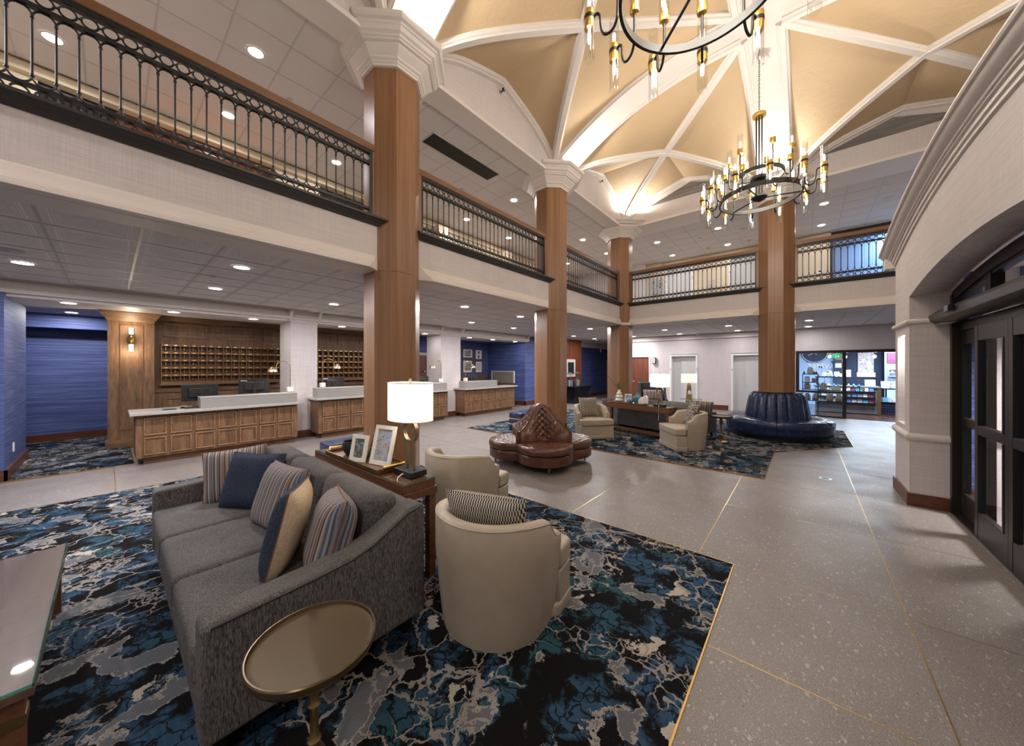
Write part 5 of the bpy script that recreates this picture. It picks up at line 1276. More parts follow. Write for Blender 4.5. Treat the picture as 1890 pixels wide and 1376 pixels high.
S2 = sofa((9.25, 2.97, 0), math.radians(165.5), 2.6, 'charcoal grey sofa seen from behind the far console table')
S2.scale = (1, 1, .94)
pillow('striped throw pillow in the far corner of the near sofa, behind the fuzzy blue one', 'pillow_stripe', (.76, 3.98, .69), (-.30, -.90, .38), (.05, .40, 1), piping='piping_rust')
pillow('fuzzy dark blue throw pillow at the far end of the near sofa', 'pillow_blue', (.80, 3.62, .69), (-.74, -.58, .33), (.32, .22, 1), w=.48, h=.48, back='pillow_cream')
pillow('striped throw pillow in the middle of the near sofa', 'pillow_stripe', (.84, 3.03, .69), (-.95, -.18, .33), (.35, .05, 1), piping='piping_rust', t=.20)
pillow('two-tone throw pillow with cream back and fuzzy blue front on the near sofa', 'pillow_blue', (.72, 2.44, .69), (-.84, .50, .22), (.30, -.05, 1), w=.50, h=.50, t=.17, back='pillow_cream', piping='piping_rust')
pillow('striped throw pillow against the near arm of the sofa', 'pillow_stripe', (.86, 2.17, .675), (-.93, .30, .28), (.30, .0, 1), w=.48, h=.48, t=.22, piping='piping_rust')

# ---------------------------------------------------------------- consoles
def console(loc, rz, L, D, label, shelf=False):
    o = thing('console_table', label, 'console table', loc, rz); h, d = L/2, D/2
    MB().box(-d, d, -h, h, .725, .792).build('table_top', 'walnut', o, bevel=.003); MB().box(-d+.002, d-.002, -h+.002, h-.002, .7935, .8005).build('glass_top', 'glass_clear', o)
    MB().box(-d+.001, d-.001, -h+.0005, -h+.004, .7935, .8005).box(-d+.0005, -d+.004, -h, h, .7935, .8005).build('glass_edge', 'glass_edge', o)
    MB().box(-d-.012, d+.012, -h-.012, h+.012, .665, .725).build('apron', 'walnut', o, bevel=.003)
    for sx in (-1, 1):
        for sy in (-1, 1): MB().box(sx*(d-.025)-.03, sx*(d-.025)+.03, sy*(h-.03)-.03, sy*(h-.03)+.03, 0, .665).build('leg', 'walnut', o, bevel=.003)
    if shelf:
        for k in range(4): MB().box(-d+.03+k*.08, -d+.07+k*.08, -h+.06, h-.06, .10, .125).build('shelf_slat', 'walnut', o)
        for y in (-h+.03, -.45, .45, h-.03): MB().box(-d+.02, d-.02, y-.015, y+.015, .075, .10).build('shelf_bearer', 'walnut', o)
    return o
console((1.553, 3.095, 0), 0, 1.67, .295, 'walnut console table with glass top behind the near sofa')
C2T = console((8.395, 3.11, 0), -A2, 1.82, .33, 'walnut console table with glass top and low slatted shelf between the cream armchairs', True)

# ---------------------------------------------------------------- table lamps with ring stem
def ring_lamp(loc, rz, label):
    o = thing('table_lamp', label, 'table lamp', loc, rz)
    MB().box(-.075, .075, -.125, .125, 0, .045).build('base', 'plastic_black', o, bevel=.004)
    for y in (-.048, .048): MB().box(-.012, .012, y-.012, y+.012, .045, .285).build('post', 'champagne', o, bevel=.002)
    MB().grid(lambda u, v: (lambda a, q: (q[0], (.088+q[1])*math.cos(a), .352+(.088+q[1])*math.sin(a)))(2*PI*u, ((-.016, -.011), (.016, -.011), (.016, .011), (-.016, .011), (-.016, -.011))[int(round(v*4))]), 40, 5, wrapu=True).build('ring', 'champagne', o, smooth=30)
    MB().lathe([(.012, .445), (.012, .52)], n=10).build('neck', 'champagne', o)
    MB().lathe([(1, .445), (1, .745)], n=40, close=False, sx=.155, sy=.225).build('shade', 'shade', o, smooth=60)
    for z in (.445, .745): MB().tube([(.155*math.cos(a), .225*math.sin(a), z) for a in [2*PI*k/40 for k in range(40)]], .003, 5, closed=True).build('shade_rim', 'frame_white', o)
    MB().box(-.15, .15, -.003, .003, .735, .740).box(-.003, .003, -.22, .22, .735, .740).build('spider', 'champagne', o); MB().lathe([(.008, .735), (.012, .77), (.004, .785)], n=10).build('finial', 'champagne', o)
    for y in (-.09, .09): MB().lathe([(.02, .52), (.032, .57), (.02, .61)], n=12, c=(0, y, 0)).build('bulb', 'bulb_soft', o, smooth=60)
    MB().tube([(-.076, -.02, .02), (-.11, -.05, .03), (-.15, -.06, .015), (-.165, -.07, -.05), (-.17, -.07, -.3)], .004, 6).build('cord', 'frame_white', o, smooth=60)
    l = lamp('table_lamp_light', 'POINT', (loc[0], loc[1], loc[2]+.60), 4, .06, (1, .90, .76))
    return o
emis('bulb_soft', (1, .88, .7), 20)
ring_lamp((1.60, 2.46, .801), 0, 'table lamp with brass ring stem and oval white shade on the near console')
C2T.scale = (1, 1, .95)
ring_lamp((8.395-.6*math.sin(A2), 3.11-.6*math.cos(A2), .762), -A2, 'table lamp with brass ring stem and white shade on the far console')

# ---------------------------------------------------------------- things on the near console
o = thing('serving_tray', 'brown wooden tray with gold handles on the near console', 'tray', (1.555, 3.15, .801))
MB().box(-.145, .145, -.5, .5, 0, .012).build('tray_floor', 'walnut', o); [MB().box(a_, a_+.012, -.5, .5, 0, .035).build('long_rim', 'brass_antique', o) for a_ in (-.15, .138)]; [MB().box(-.15, .15, a_, a_+.012, 0, .035).build('short_rim', 'walnut', o) for a_ in (-.512, .5)]
for s in (-1, 1): MB().tube([(-.10, s*.512, .03), (-.10, s*.53, .05), (.10, s*.53, .05), (.10, s*.512, .03)], .012, 8).build('handle', 'gold', o, smooth=50)
def photo_frame(c, ang, w, h, tilt, label, img):
    o = thing('framed_photo', label, 'photo frame', c, ang)
    T = Matrix.Rotation(tilt, 4, 'Y'); f = .036
    MB().box(-.008, .012, -w/2, w/2, h-f, h).box(-.008, .012, -w/2, w/2, 0, f).box(-.008, .012, -w/2, -w/2+f, f, h-f).box(-.008, .012, w/2-f, w/2, f, h-f).xf(T).build('frame', 'ceramic_white', o, bevel=.002)
    MB().box(.004, .012, -w/2+f, w/2-f, f, h-f).xf(T).build('photograph', img, o); MB().box(.012, .016, -w/2, w/2, 0, h).xf(T).build('wooden_back', 'oak_rail', o)
    MB().add([(.01, -.02, 0), (.01, .02, 0), (.12, -.02, 0), (.12, .02, 0), (.012+h*.55*math.sin(tilt), -.02, h*.55), (.012+h*.55*math.sin(tilt), .02, h*.55)], [(2, 3, 5, 4)]).build('easel_foot', 'oak_rail', o)
    return o
photo_frame((1.455, 3.09, .815), .32, .185, .24, .22, 'smaller cream photo frame on the console tray', 'photo_town')
photo_frame((1.53, 2.83, .815), .22, .25, .345, .25, 'larger cream photo frame with a collage on the console tray', 'photo_collage')
o = thing('bowl', 'dark ribbed bowl at the back of the console tray', 'bowl', (1.56, 3.42, .813)); MB().lathe([(.05, 0), (.075, .03), (.088, .08), (.080, .125), (.074, .125), (.08, .08), (.06, .02), (.01, .015)], n=24).build('body', 'bowl_black', o, smooth=50); MB().torus(.078, .006, (0, 0, .125), n=24, m=5).build('rim', 'bowl_black', o)
o = thing('zebra_ornament', 'black and white striped triangular ornament behind the photo frames', 'ornament', (1.64, 3.07, .813), .3); MB().prism([(-.09, 0), (.09, 0), (.0, .23)], -.045, .045, 'x').build('body', 'pillow_chenille', o, bevel=.004); MB().box(-.05, .05, -.09, .09, -.0, .006).build('foot', 'ceramic_white', o)

# ---------------------------------------------------------------- things on the far console (t = distance along the table from its middle)
def on2(t, off=0): return (8.395 + math.sin(A2)*t + math.cos(A2)*off, 3.11 + math.cos(A2)*t - math.sin(A2)*off)
x, y = on2(.25); o = thing('serving_tray', 'thin wooden tray under the vases on the far console', 'tray', (x, y, .762), -A2); MB().box(-.12, .12, -.48, .48, 0, .018).build('tray_floor', 'oak_rail', o, bevel=.004)
for s in (-1, 1): MB().tube([(-.06, s*.48, .015), (-.06, s*.53, .03), (.06, s*.53, .03), (.06, s*.48, .015)], .008, 6).build('handle', 'brass_antique', o)
x, y = on2(.53); o = thing('ringed_vase', 'white ringed vase with green sprigs on the far console', 'vase', (x, y, .781))
MB().lathe([(.06, 0), (.095, .02), (.105, .05), (.08, .08), (.055, .09), (.08, .10), (.092, .13), (.07, .16), (.045, .17), (.065, .18), (.07, .205), (.05, .23), (.036, .24), (.034, .30), (.042, .315), (.035, .31)], n=24).build('body', 'ceramic_white', o, smooth=60)
random.seed(3)
for br in range(4):
    a = (-.9, 2.2, .5, 3.4)[br]; ln = (.30, .36, .24, .2)[br]
    pts = [(0, 0, .25)]
    for k in range(1, 9):
        q = k/8; pts.append((math.cos(a)*ln*.75*q**1.3, math.sin(a)*ln*.75*q**1.3, .25 + ln*q*(1 if br != 1 else 1.05)))
    s_ = MB().tube(pts, .004, 5).build('sprig', 'leaf', o)
    for k in range(2, 9):
        for sd in (-1, 1):
            p = Vector(pts[k]); L = .055
            d = Vector((math.cos(a+sd*1.2), math.sin(a+sd*1.2), .3)).normalized(); w = d.cross(Vector((0, 0, 1))).normalized()*.018
            lf = MB().add([p, p+d*L*.5+w+Vector((0, 0, .008)), p+d*L, p+d*L*.5-w+Vector((0, 0, .008)), p+d*L*.5+Vector((0, 0, -.002))], [(0, 1, 4), (1, 2, 4), (2, 3, 4), (3, 0, 4)]); lf.build('leaf', 'leaf', s_)
x, y = on2(.30, .05); o = thing('photo_card', 'small cream framed photo card behind the blue vase on the far console', 'photo frame', (x, y, .781), -A2+.2); MB().box(-.006, .006, -.09, .09, 0, .20).build('frame', 'ceramic_white', o, rot=(0, .15, 0)); MB().box(-.008, -.006, -.065, .065, .07, .175).build('photograph', 'photo_town', o, rot=(0, .15, 0))
x, y = on2(.17, -.04); o = thing('round_vase', 'pale blue round vase on the far console', 'vase', (x, y, .781)); MB().lathe([(.04, 0), (.085, .03), (.10, .07), (.085, .115), (.04, .14), (.03, .145), (.035, .155), (.025, .15)], n=24).build('body', 'ceramic_blue', o, smooth=60); MB().torus(.032, .005, (0, 0, .152), n=18, m=5).build('lip', 'ceramic_blue', o)
x, y = on2(.0, .0); o = thing('bottle_vase', 'glossy teal bottle vase on the far console', 'vase', (x, y, .781)); MB().lathe([(.065, 0), (.085, .05), (.095, .13), (.085, .17), (.045, .195), (.04, .23), (.05, .24), (.035, .24)], n=24).build('body', 'ceramic_teal', o, smooth=60); MB().torus(.045, .006, (0, 0, .238), n=18, m=5).build('lip', 'ceramic_teal', o)
x, y = on2(-.20, .0); o = thing('arch_sculpture', 'white nested arch sculpture on the far console', 'sculpture', (x, y, .781), -A2)
for k, (w, h, sh) in enumerate(((.06, .20, .03), (.045, .16, -.05), (.035, .12, -.10))):
    pl = [(-w, 0)] + [(-w*math.cos(PI*i/10), h-w+w*math.sin(PI*i/10)) for i in range(11)] + [(w, 0)]
    MB().prism([(p+sh*-.9, q) for p, q in pl], -.03-.02*k, .03-.02*k, 'x').build('arch', 'ceramic_white', o, bevel=.006)

# ---------------------------------------------------------------- cream barrel armchairs
def armchair_mesh(o):
    W, D = .41, .41
    xs = .16
    path = []                      # U shaped plan line: from right arm front round the back to left arm front
    for k in range(7): path.append((xs - (xs+.02)*k/6, -1.0, k/6*.30))
    for k in range(1, 20): path.append((-.02 - math.sin(PI*k/20)*1.0, -math.cos(PI*k/20), .30 + .40*k/20))
    for k in range(7): path.append((-.02 + (xs+.02)*k/6, 1.0, .70 + .30*k/6))
    P = []
    for x, s, q in path:
        rad = abs(s) if x > -.021 else None
        if x >= -.0201: px, py = x, s*W; nx, ny = 0, s
        else:
            px = -.02 + (x+.02)*(D-.02); py = s*W; L = math.hypot((x+.02), s); nx, ny = (x+.02)/L, s/L
        rise = .5-.5*math.cos(PI*min(1, max(0, (min(q, 1-q)-.06)/.34)))
        P.append((px, py, nx, ny, .585 + .165*rise))
    T = .095
    vs = []; prof_n = 12
    for px, py, nx, ny, zt_ in P:
        tp = .045
        secs = [(-.055, .0), (-.040, .10), (-.02, .30), (0, .52), (.0, zt_-.03), (-.012, zt_-.008), (-.035, zt_), (-.060, zt_), (-.082, zt_-.010), (-T, zt_-.035), (-T-.005, .45), (-T-.01, .20)]
        for off, z in secs: vs.append((px + nx*off, py + ny*off, z))
    n = prof_n; m = len(P); fs = []
    for i in range(m-1):
        for j in range(n-1): fs.append((i*n+j, (i+1)*n+j, (i+1)*n+j+1, i*n+j+1))
    fs.append(tuple(range(n))); fs.append(tuple(range((m-1)*n, m*n))[::-1])
    MB().add(vs, fs).build('shell', 'leather_cream', o, smooth=50)
    MB().tube([(p[0]+p[2]*-.004, p[1]+p[3]*-.004, p[4]-.018) for p in P], .0045, 5).build('top_piping', 'leather_cream', o, smooth=60)
    tee = [(-.28, -.12), (-.18, -.25), (-.05, -.30), (.18, -.30), (.18, -.40), (.37, -.40), (.40, -.36), (.40, .36), (.37, .40), (.18, .40), (.18, .30), (-.05, .30), (-.18, .25), (-.28, .12)]
    MB().prism(tee, .305, .445, 'z').build('seat_cushion', 'leather_cream', o, bevel=.035, seg=4)
    MB().prism([(-.22, -.16), (.0, -.27), (.17, -.28), (.17, -.395), (.37, -.395), (.37, .395), (.17, .395), (.17, .28), (.0, .27), (-.22, .16)], .085, .30, 'z').build('seat_base', 'leather_cream', o, bevel=.012)
    MB().prism([(-.2, -.16), (.0, -.27), (.17, -.40), (.385, -.40), (.385, .40), (.17, .40), (.0, .27), (-.2, .16)], .0, .088, 'z').build('plinth', 'leather_cream', o, bevel=.012)
def armchair(loc, ang, label):
    o = thing('armchair', label, 'armchair', loc, math.radians(ang), 'cream leather barrel armchairs'); armchair_mesh(o); return o
ch = armchair((1.73, 1.61, 0), 10, 'cream leather barrel armchair with its back to the camera beside the near sofa')
dup(ch, (7.58, 3.92, 0), math.radians(232), 'cream leather barrel armchair facing the camera, left of the far console')
dup(ch, (7.80, 1.88, 0), math.radians(131), 'cream leather barrel armchair turned left, right of the far console')
dup(ch, (2.62, 2.98, 0), math.radians(8), 'cream leather barrel armchair half hidden behind the near console and lamp')
def chair_pillow(cx, cy, ang, label, mat, back=-.20, z=.665, lean=.32, w=.46, h=.42, side=0., twist=0.):
    a = math.radians(ang); f = Vector((math.cos(a), math.sin(a), 0)); s = Vector((-math.sin(a), math.cos(a), 0))
    c = Vector((cx, cy, 0)) + f*back + s*side; a2 = a+twist; f2 = Vector((math.cos(a2), math.sin(a2), 0))
    return pillow(label, mat, (c.x, c.y, z), f2 + Vector((0, 0, lean)), Vector((0, 0, 1)) - f2*lean, w, h, .15)
chair_pillow(1.73, 1.61, 20, 'black and cream dashed throw pillow on the nearest armchair', 'pillow_bars', back=-.16, z=.70, w=.56, h=.36)
chair_pillow(7.58, 3.92, 232, 'beige ogee patterned throw pillow on the armchair left of the far console', 'pillow_ogee', back=-.17, z=.68, w=.48, h=.48)
chair_pillow(7.80, 1.88, 131, 'grey chenille throw pillow on the armchair right of the far console', 'pillow_chenille', back=-.14, z=.69, w=.48, h=.46, twist=-.2)

# ---------------------------------------------------------------- pedestal tables
def pedestal(loc, label, zt_=.60, r=.228, mat='table_top_bronze'):
    o = thing('pedestal_table', label, 'side table', loc)
    MB().lathe([(.02, zt_-.055), (r-.03, zt_-.050), (r-.006, zt_-.035), (r, zt_-.02), (r, zt_-.004), (r-.004, zt_), (r-.009, zt_), (r-.013, zt_-.012), (r-.03, zt_-.015), (.001, zt_-.015)], n=56).build('table_top', mat, o, smooth=40)
    k = zt_/.60
    MB().lathe([(.018, .03*k), (.022, .09*k), (.035, .12*k), (.040, .145*k), (.030, .17*k), (.018, .19*k), (.026, .205*k), (.016, .22*k), (.015, .33*k), (.024, .345*k), (.015, .36*k), (.022, .395*k), (.036, .44*k), (.040, .465*k), (.030, .49*k), (.020, .505*k), (.030, .52*k), (.045, .545*k)], n=24).build('stem', 'brass_antique', o, smooth=60)
    MB().lathe([(.125, 0), (.13, .006), (.125, .018), (.11, .022), (.09, .024), (.05, .032), (.03, .05), (.018, .06)], n=40).build('base', 'brass_antique', o, smooth=50)
    return o
pedestal((.525, 1.475, .004), 'round bronze pedestal side table beside the near sofa arm')
pedestal((8.86, 1.40, .004), 'round bronze pedestal side table beside the blue round bench', .58, .225)

# ---------------------------------------------------------------- coffee table
o = thing('coffee_table', 'walnut coffee table with glass top at the left edge', 'coffee table', (-.62, 3.095, 0))
MB().box(-.43, .43, -.82, .82, .405, .44).build('table_top', 'walnut_light', o, bevel=.003); MB().box(-.428, .428, -.818, .818, .4415, .450).build('glass_top', 'glass_table', o); MB().box(-.43, .43, -.8195, -.814, .4415, .450).box(.424, .4295, -.8195, .8195, .4415, .450).build('glass_edge', 'glass_edge', o)
MB().box(-.40, .40, -.79, .79, .34, .405).build('apron', 'walnut', o, bevel=.003)
for sx in (-1, 1):
    for sy in (-1, 1):
        cx_, cy_ = sx*.385, sy*.775
        l_ = MB().add([(cx_-sx*.025*0+dx*.022 - sx*.0, cy_+dy*.022, 0) for dx, dy in ((-1, -1), (1, -1), (1, 1), (-1, 1))] + [(cx_-sx*.02+dx*.042, cy_-sy*.02+dy*.042, .405) for dx, dy in ((-1, -1), (1, -1), (1, 1), (-1, 1))], [(0, 3, 2, 1), (4, 5, 6, 7), (0, 1, 5, 4), (1, 2, 6, 5), (2, 3, 7, 6), (3, 0, 4, 7)]).build('leg', 'walnut', o, bevel=.003)
        MB().cbox((cx_-sx*.018, cy_-sy*.018, .315), (.088, .088, .04)).build('brass_cap', 'brass_antique', l_)

# ---------------------------------------------------------------- brown leather quatrefoil settee
o = thing('settee', 'brown tufted leather four-lobed settee with a flaring centre back', 'settee', (4.98, 3.57, 0), 0)
CD, RH = .455, .465
def lobe(th):
    ph = (th - PI/4) % (PI/2); ph = ph if ph < PI/4 else ph - PI/2
    return CD*math.cos(ph) + math.sqrt(max(1e-6, RH*RH - (CD*math.sin(ph))**2))
NT_ = 176
def ring_at(sc_, z): return [(lobe(2*PI*k/NT_)*sc_*math.cos(2*PI*k/NT_), lobe(2*PI*k/NT_)*sc_*math.sin(2*PI*k/NT_), z) for k in range(NT_)]
def shell(levels):
    m = MB(); vs = []
    for sc_, z in levels: vs += ring_at(sc_, z)
    fs = [(i*NT_+k, i*NT_+(k+1) % NT_, (i+1)*NT_+(k+1) % NT_, (i+1)*NT_+k) for i in range(len(levels)-1) for k in range(NT_)]
    m.add(vs, fs); m.add(ring_at(levels[0][0], levels[0][1]), [tuple(range(NT_))[::-1]]); return m
shell([(.965, .125), (.985, .14), (.985, .275), (.97, .285)]).build('seat_base', 'leather_brown', o, smooth=50)
def dimple(x, y, s_=.135):
    best = 9
    for ox, oy in ((0, 0), (.5, .5)):
        fx_ = (x/s_ - ox); fy_ = (y/s_ - oy); dx = fx_-round(fx_); dy = fy_-round(fy_); best = min(best, dx*dx+dy*dy)
    return math.exp(-math.sqrt(best)*7)
m = MB(); LV = [(.955, .287), (.995, .305), (1.0, .345), (.992, .385), (.965, .412), (.945, .420)] + [(.93-.022*i_, .424+.013*min(1, i_/6)) for i_ in range(34)]
def seatfn(k, lv):
    th = 2*PI*k/NT_; r = lobe(th)*lv[0]; x, y = r*math.cos(th), r*math.sin(th); z = lv[1]
    if lv[0] < .95:
        a = PI/4; xr, yr = x*math.cos(a)-y*math.sin(a), x*math.sin(a)+y*math.cos(a); z -= .034*dimple(xr, yr)
    return (x, y, z)
vs = [seatfn(k, lv) for lv in LV for k in range(NT_)]
m.add(vs, [(i*NT_+k, i*NT_+(k+1) % NT_, (i+1)*NT_+(k+1) % NT_, (i+1)*NT_+k) for i in range(len(LV)-1) for k in range(NT_)]).build('seat_cushion', 'leather_brown', o, smooth=60)
NB = 288; NR = 44
def backfn(u, v):
    th = 2*PI*u; c2 = abs(math.cos(2*th)); ridge = c2**2.6
    rout = .33 + .31*ridge; zend = .45 + .155*ridge
    t = v
    r = .12 + (rout-.12)*(t**.9); z = zend + (1.03-zend)*(1-t)**1.75
    if t < .06: r *= (t/.06)**.5
    if t > .97: z = .43
    # tufts on the concave faces
    row = (1.03-z)/.105; w = r*((th % (PI/2))-PI/4)/.12
    best = 9
    for ox, oy in ((0, 0), (.5, .5)):
        a, b_ = w-ox, row*.5*2-oy; dx, dy = a-round(a), b_-round(b_); best = min(best, dx*dx+dy*dy)
    r -= .040*math.exp(-best*16)*(1-ridge*.8)*(1 if .06 < t < .93 else 0)
    r += .018*(1-ridge)*(1 if .06 < t < .93 else 0)
    return (r*math.cos(th), r*math.sin(th), z)
MB().grid(backfn, NB, NR, wrapu=True).build('backrest', 'leather_brown', o, smooth=70)
for q in range(4):      # double piping along each ridge of the back
    for dth in (-.055, .055):
        pts = []
        for k in range(2, 25):
            t = k/26; r = .12 + (.64-.12)*t**.9; z = .605 + (1.03-.605)*(1-t)**1.75; th = q*PI/2 + dth*(.35/max(.12, r))
            pts.append((r*math.cos(th), r*math.sin(th), z+.004))
        MB().tube(pts, .0055, 5).build('ridge_piping', 'leather_brown', o, smooth=60)
    th = q*PI/2+PI/4
    MB().lathe([(.008, 0), (.014, .015), (.018, .03), (.015, .04), (.024, .055), (.028, .075), (.020, .09), (.030, .105), (.030, .13)], n=14, c=(.80*math.cos(th), .80*math.sin(th), 0)).build('turned_leg', 'oak_rail', o, smooth=50)
    MB().lathe([(.012, 0), (.02, .13)], n=8, c=(.45*math.cos(th), .45*math.sin(th), 0)).build('inner_leg', 'plastic_black', o)

# ---------------------------------------------------------------- blue leather round bench about the far column
cx4, cy4 = COLS['C4']
o = thing('round_bench', 'dark blue leather round bench with channelled back wrapped about the far column', 'bench', (cx4, cy4, 0))
RO = 1.06
def segm(a0, a1):
    prof = [(.60, .10), (1.00, .10), (1.03, .12), (1.045, .20), (1.045, .27), (1.055, .285), (RO, .33), (RO, .39), (1.035, .435), (.99, .455), (.85, .462), (.70, .462), (.58, .455)]
    m = MB(); n = 24; vs = []
    for k in range(n+1):
        a = a0 + (a1-a0)*k/n; e = min(k, n-k)/2.0; sh = -.012 if e < .5 else 0
        for r, z in prof:
            vs.append((r*math.cos(a) + 0, r*math.sin(a), z + (sh if z > .3 else 0)))
    L = len(prof)
    fs = [(i*L+j, (i+1)*L+j, (i+1)*L+j+1, i*L+j+1) for i in range(n) for j in range(L-1)] + [tuple(range(L)), tuple(range(n*L, (n+1)*L))[::-1]]
    return m.add(vs, fs)
a0 = math.radians(180+2.9)
for q in range(6):
    segm(a0+q*PI/3+.004, a0+(q+1)*PI/3-.004).build('seat_segment', 'leather_blue', o, smooth=60)
    for j in range(1, 4): 
        a = a0+q*PI/3+j*PI/12
        MB().tube([(r*math.cos(a), r*math.sin(a), z) for r, z in ((.64, .461), (.80, .463), (.95, .459), (1.0, .45), (1.035, .43))], .003, 4).build('seat_seam', 'plastic_black', o)
NC = 18
def flute(u, v):
    a = 2*PI*u + a0; f = abs(math.sin(NC/2*(a-a0))); t = v
    r = .640 - .10*t**1.4 - .05*(1-f**.45)
    z = .45 + .60*t
    if t > .88: r -= (t-.88)/.12*.06*((t-.88)/.12)
    return (r*math.cos(a), r*math.sin(a), z)
MB().grid(flute, 360, 16, wrapu=True).build('backrest', 'leather_blue', o, smooth=70)
MB().lathe([(.46, 1.05), (.47, 1.062), (.40, 1.066), (.375, 1.066)], n=48, close=False).build('top_ring', 'plastic_black', o); MB().lathe([(.93, 0), (.93, .10)], n=48).build('plinth', 'plastic_black', o)

# ---------------------------------------------------------------- blue bench ottomans
def bench(loc, label, lx=1.2, ly=.42):
    o = thing('bench_ottoman', label, 'ottoman', loc, 0, 'blue leather ottomans')
    for k, (z0, z1) in enumerate(((.02, .155), (.17, .30), (.315, .46))): MB().rbox((lx/2, ly/2, (z0+z1)/2), (lx, ly, z1-z0), .025, 4, (0, 0, .008 if k == 2 else 0)).build('cushion_tier', 'leather_blue', o, smooth=60, weld=True)
    for z in (.155, .30): MB().box(-.003, lx+.003, -.003, ly+.003, z, z+.016).build('gold_band', 'pillow_gold', o)
    for x in (.06, lx-.06):
        for y in (.06, ly-.06): MB().box(x-.02, x+.02, y-.02, y+.02, 0, .025).build('foot', 'plastic_black', o)
    return o
plain('pillow_gold', (.65, .40, .08), .5)
bench((6.86, 5.53, .004), 'dark blue leather ottoman with two gold bands behind the brown settee'); bench((2.20, 5.55, .004), 'dark blue leather ottoman behind the near console, left of the near column')

# ---------------------------------------------------------------- wing chair, glass side table and lamp in the far seating group
o = thing('wing_chair', 'grey leather wing chair behind the far sofa', 'wing chair', (12.0, 3.92, 0), math.radians(205))
MB().rbox((-.30, 0, .70), (.16, .82, .86), .05, 4, rot=ry3(-.12)).build('backrest', 'wing_leather', o, smooth=60, weld=True)
for s in (-1, 1): MB().prism([(-.36, .25), (.32, .25), (.34, .58), (.10, .62), (-.08, .80), (-.18, 1.12), (-.36, 1.13)], s*.40-.045, s*.40+.045, 'y').build('wing', 'wing_leather', o, bevel=.025)
MB().rbox((.05, 0, .36), (.62, .70, .20), .05, 4, (0, 0, .01)).build('seat_cushion', 'wing_leather', o, smooth=60, weld=True); MB().box(-.32, .32, -.36, .36, .14, .27).build('seat_base', 'wing_leather', o, bevel=.02)
for x in (-.28, .28):
    for y in (-.32, .32): MB().lathe([(.018, 0), (.028, .14)], n=8, c=(x, y, 0)).build('leg', 'plastic_black', o)
pillow('multicoloured striped lumbar pillow on the grey wing chair', 'pillow_stripe_multi', (11.86, 3.88, .72), (-.89, -.42, .25), (.2, .1, 1), w=.58, h=.36, t=.14)
pillow('multicoloured striped pillow lying on the right end of the far sofa', 'pillow_stripe_multi', (9.02, 1.88, .70), (.85, .2, .5), (-.4, -.15, 1), w=.58, h=.40, t=.15)
o = thing('glass_side_table', 'round glass side table by the far lamp', 'side table', (12.5, 2.84, 0)); MB().lathe([(.33, .595), (.33, .607)], n=36).build('glass_top', 'glass_edge', o); MB().lathe([(.03, .02), (.03, .595)], n=12).build('stem', 'brass_antique', o); MB().lathe([(.2, 0), (.2, .02)], n=28).build('base', 'brass_antique', o)
o = thing('table_lamp', 'table lamp with carved bronze column and wide white shade near the lifts', 'table lamp', (12.58, 2.92, .608))
MB().lathe([(.10, 0), (.10, .03), (.07, .04), (.075, .30), (.06, .45), (.03, .53), (.012, .55), (.012, .60)], n=8).build('column', 'brass_antique', o); MB().lathe([(.24, .53), (.235, .83)], n=32, close=False).build('shade', 'shade', o, smooth=60); MB().lathe([(.02, .60), (.04, .66), (.02, .72)], n=12).build('bulb', 'bulb_soft', o); MB().lathe([(.006, .83), (.012, .86), (.004, .87)], n=8).build('finial', 'brass', o)
lamp('table_lamp_light', 'POINT', (12.58, 2.92, 1.28), 3.5, .05, (1, .9, .78))
o = thing('gold_box', 'gold cube box with white tissue on the glass side table', 'box', (12.38, 2.86, .608)); MB().box(-.08, .08, -.08, .08, 0, .17).build('cube', 'gold', o, bevel=.004); MB().lathe([(.05, .17), (.045, .24), (.03, .28)], n=7).build('tissue', 'paper', o)
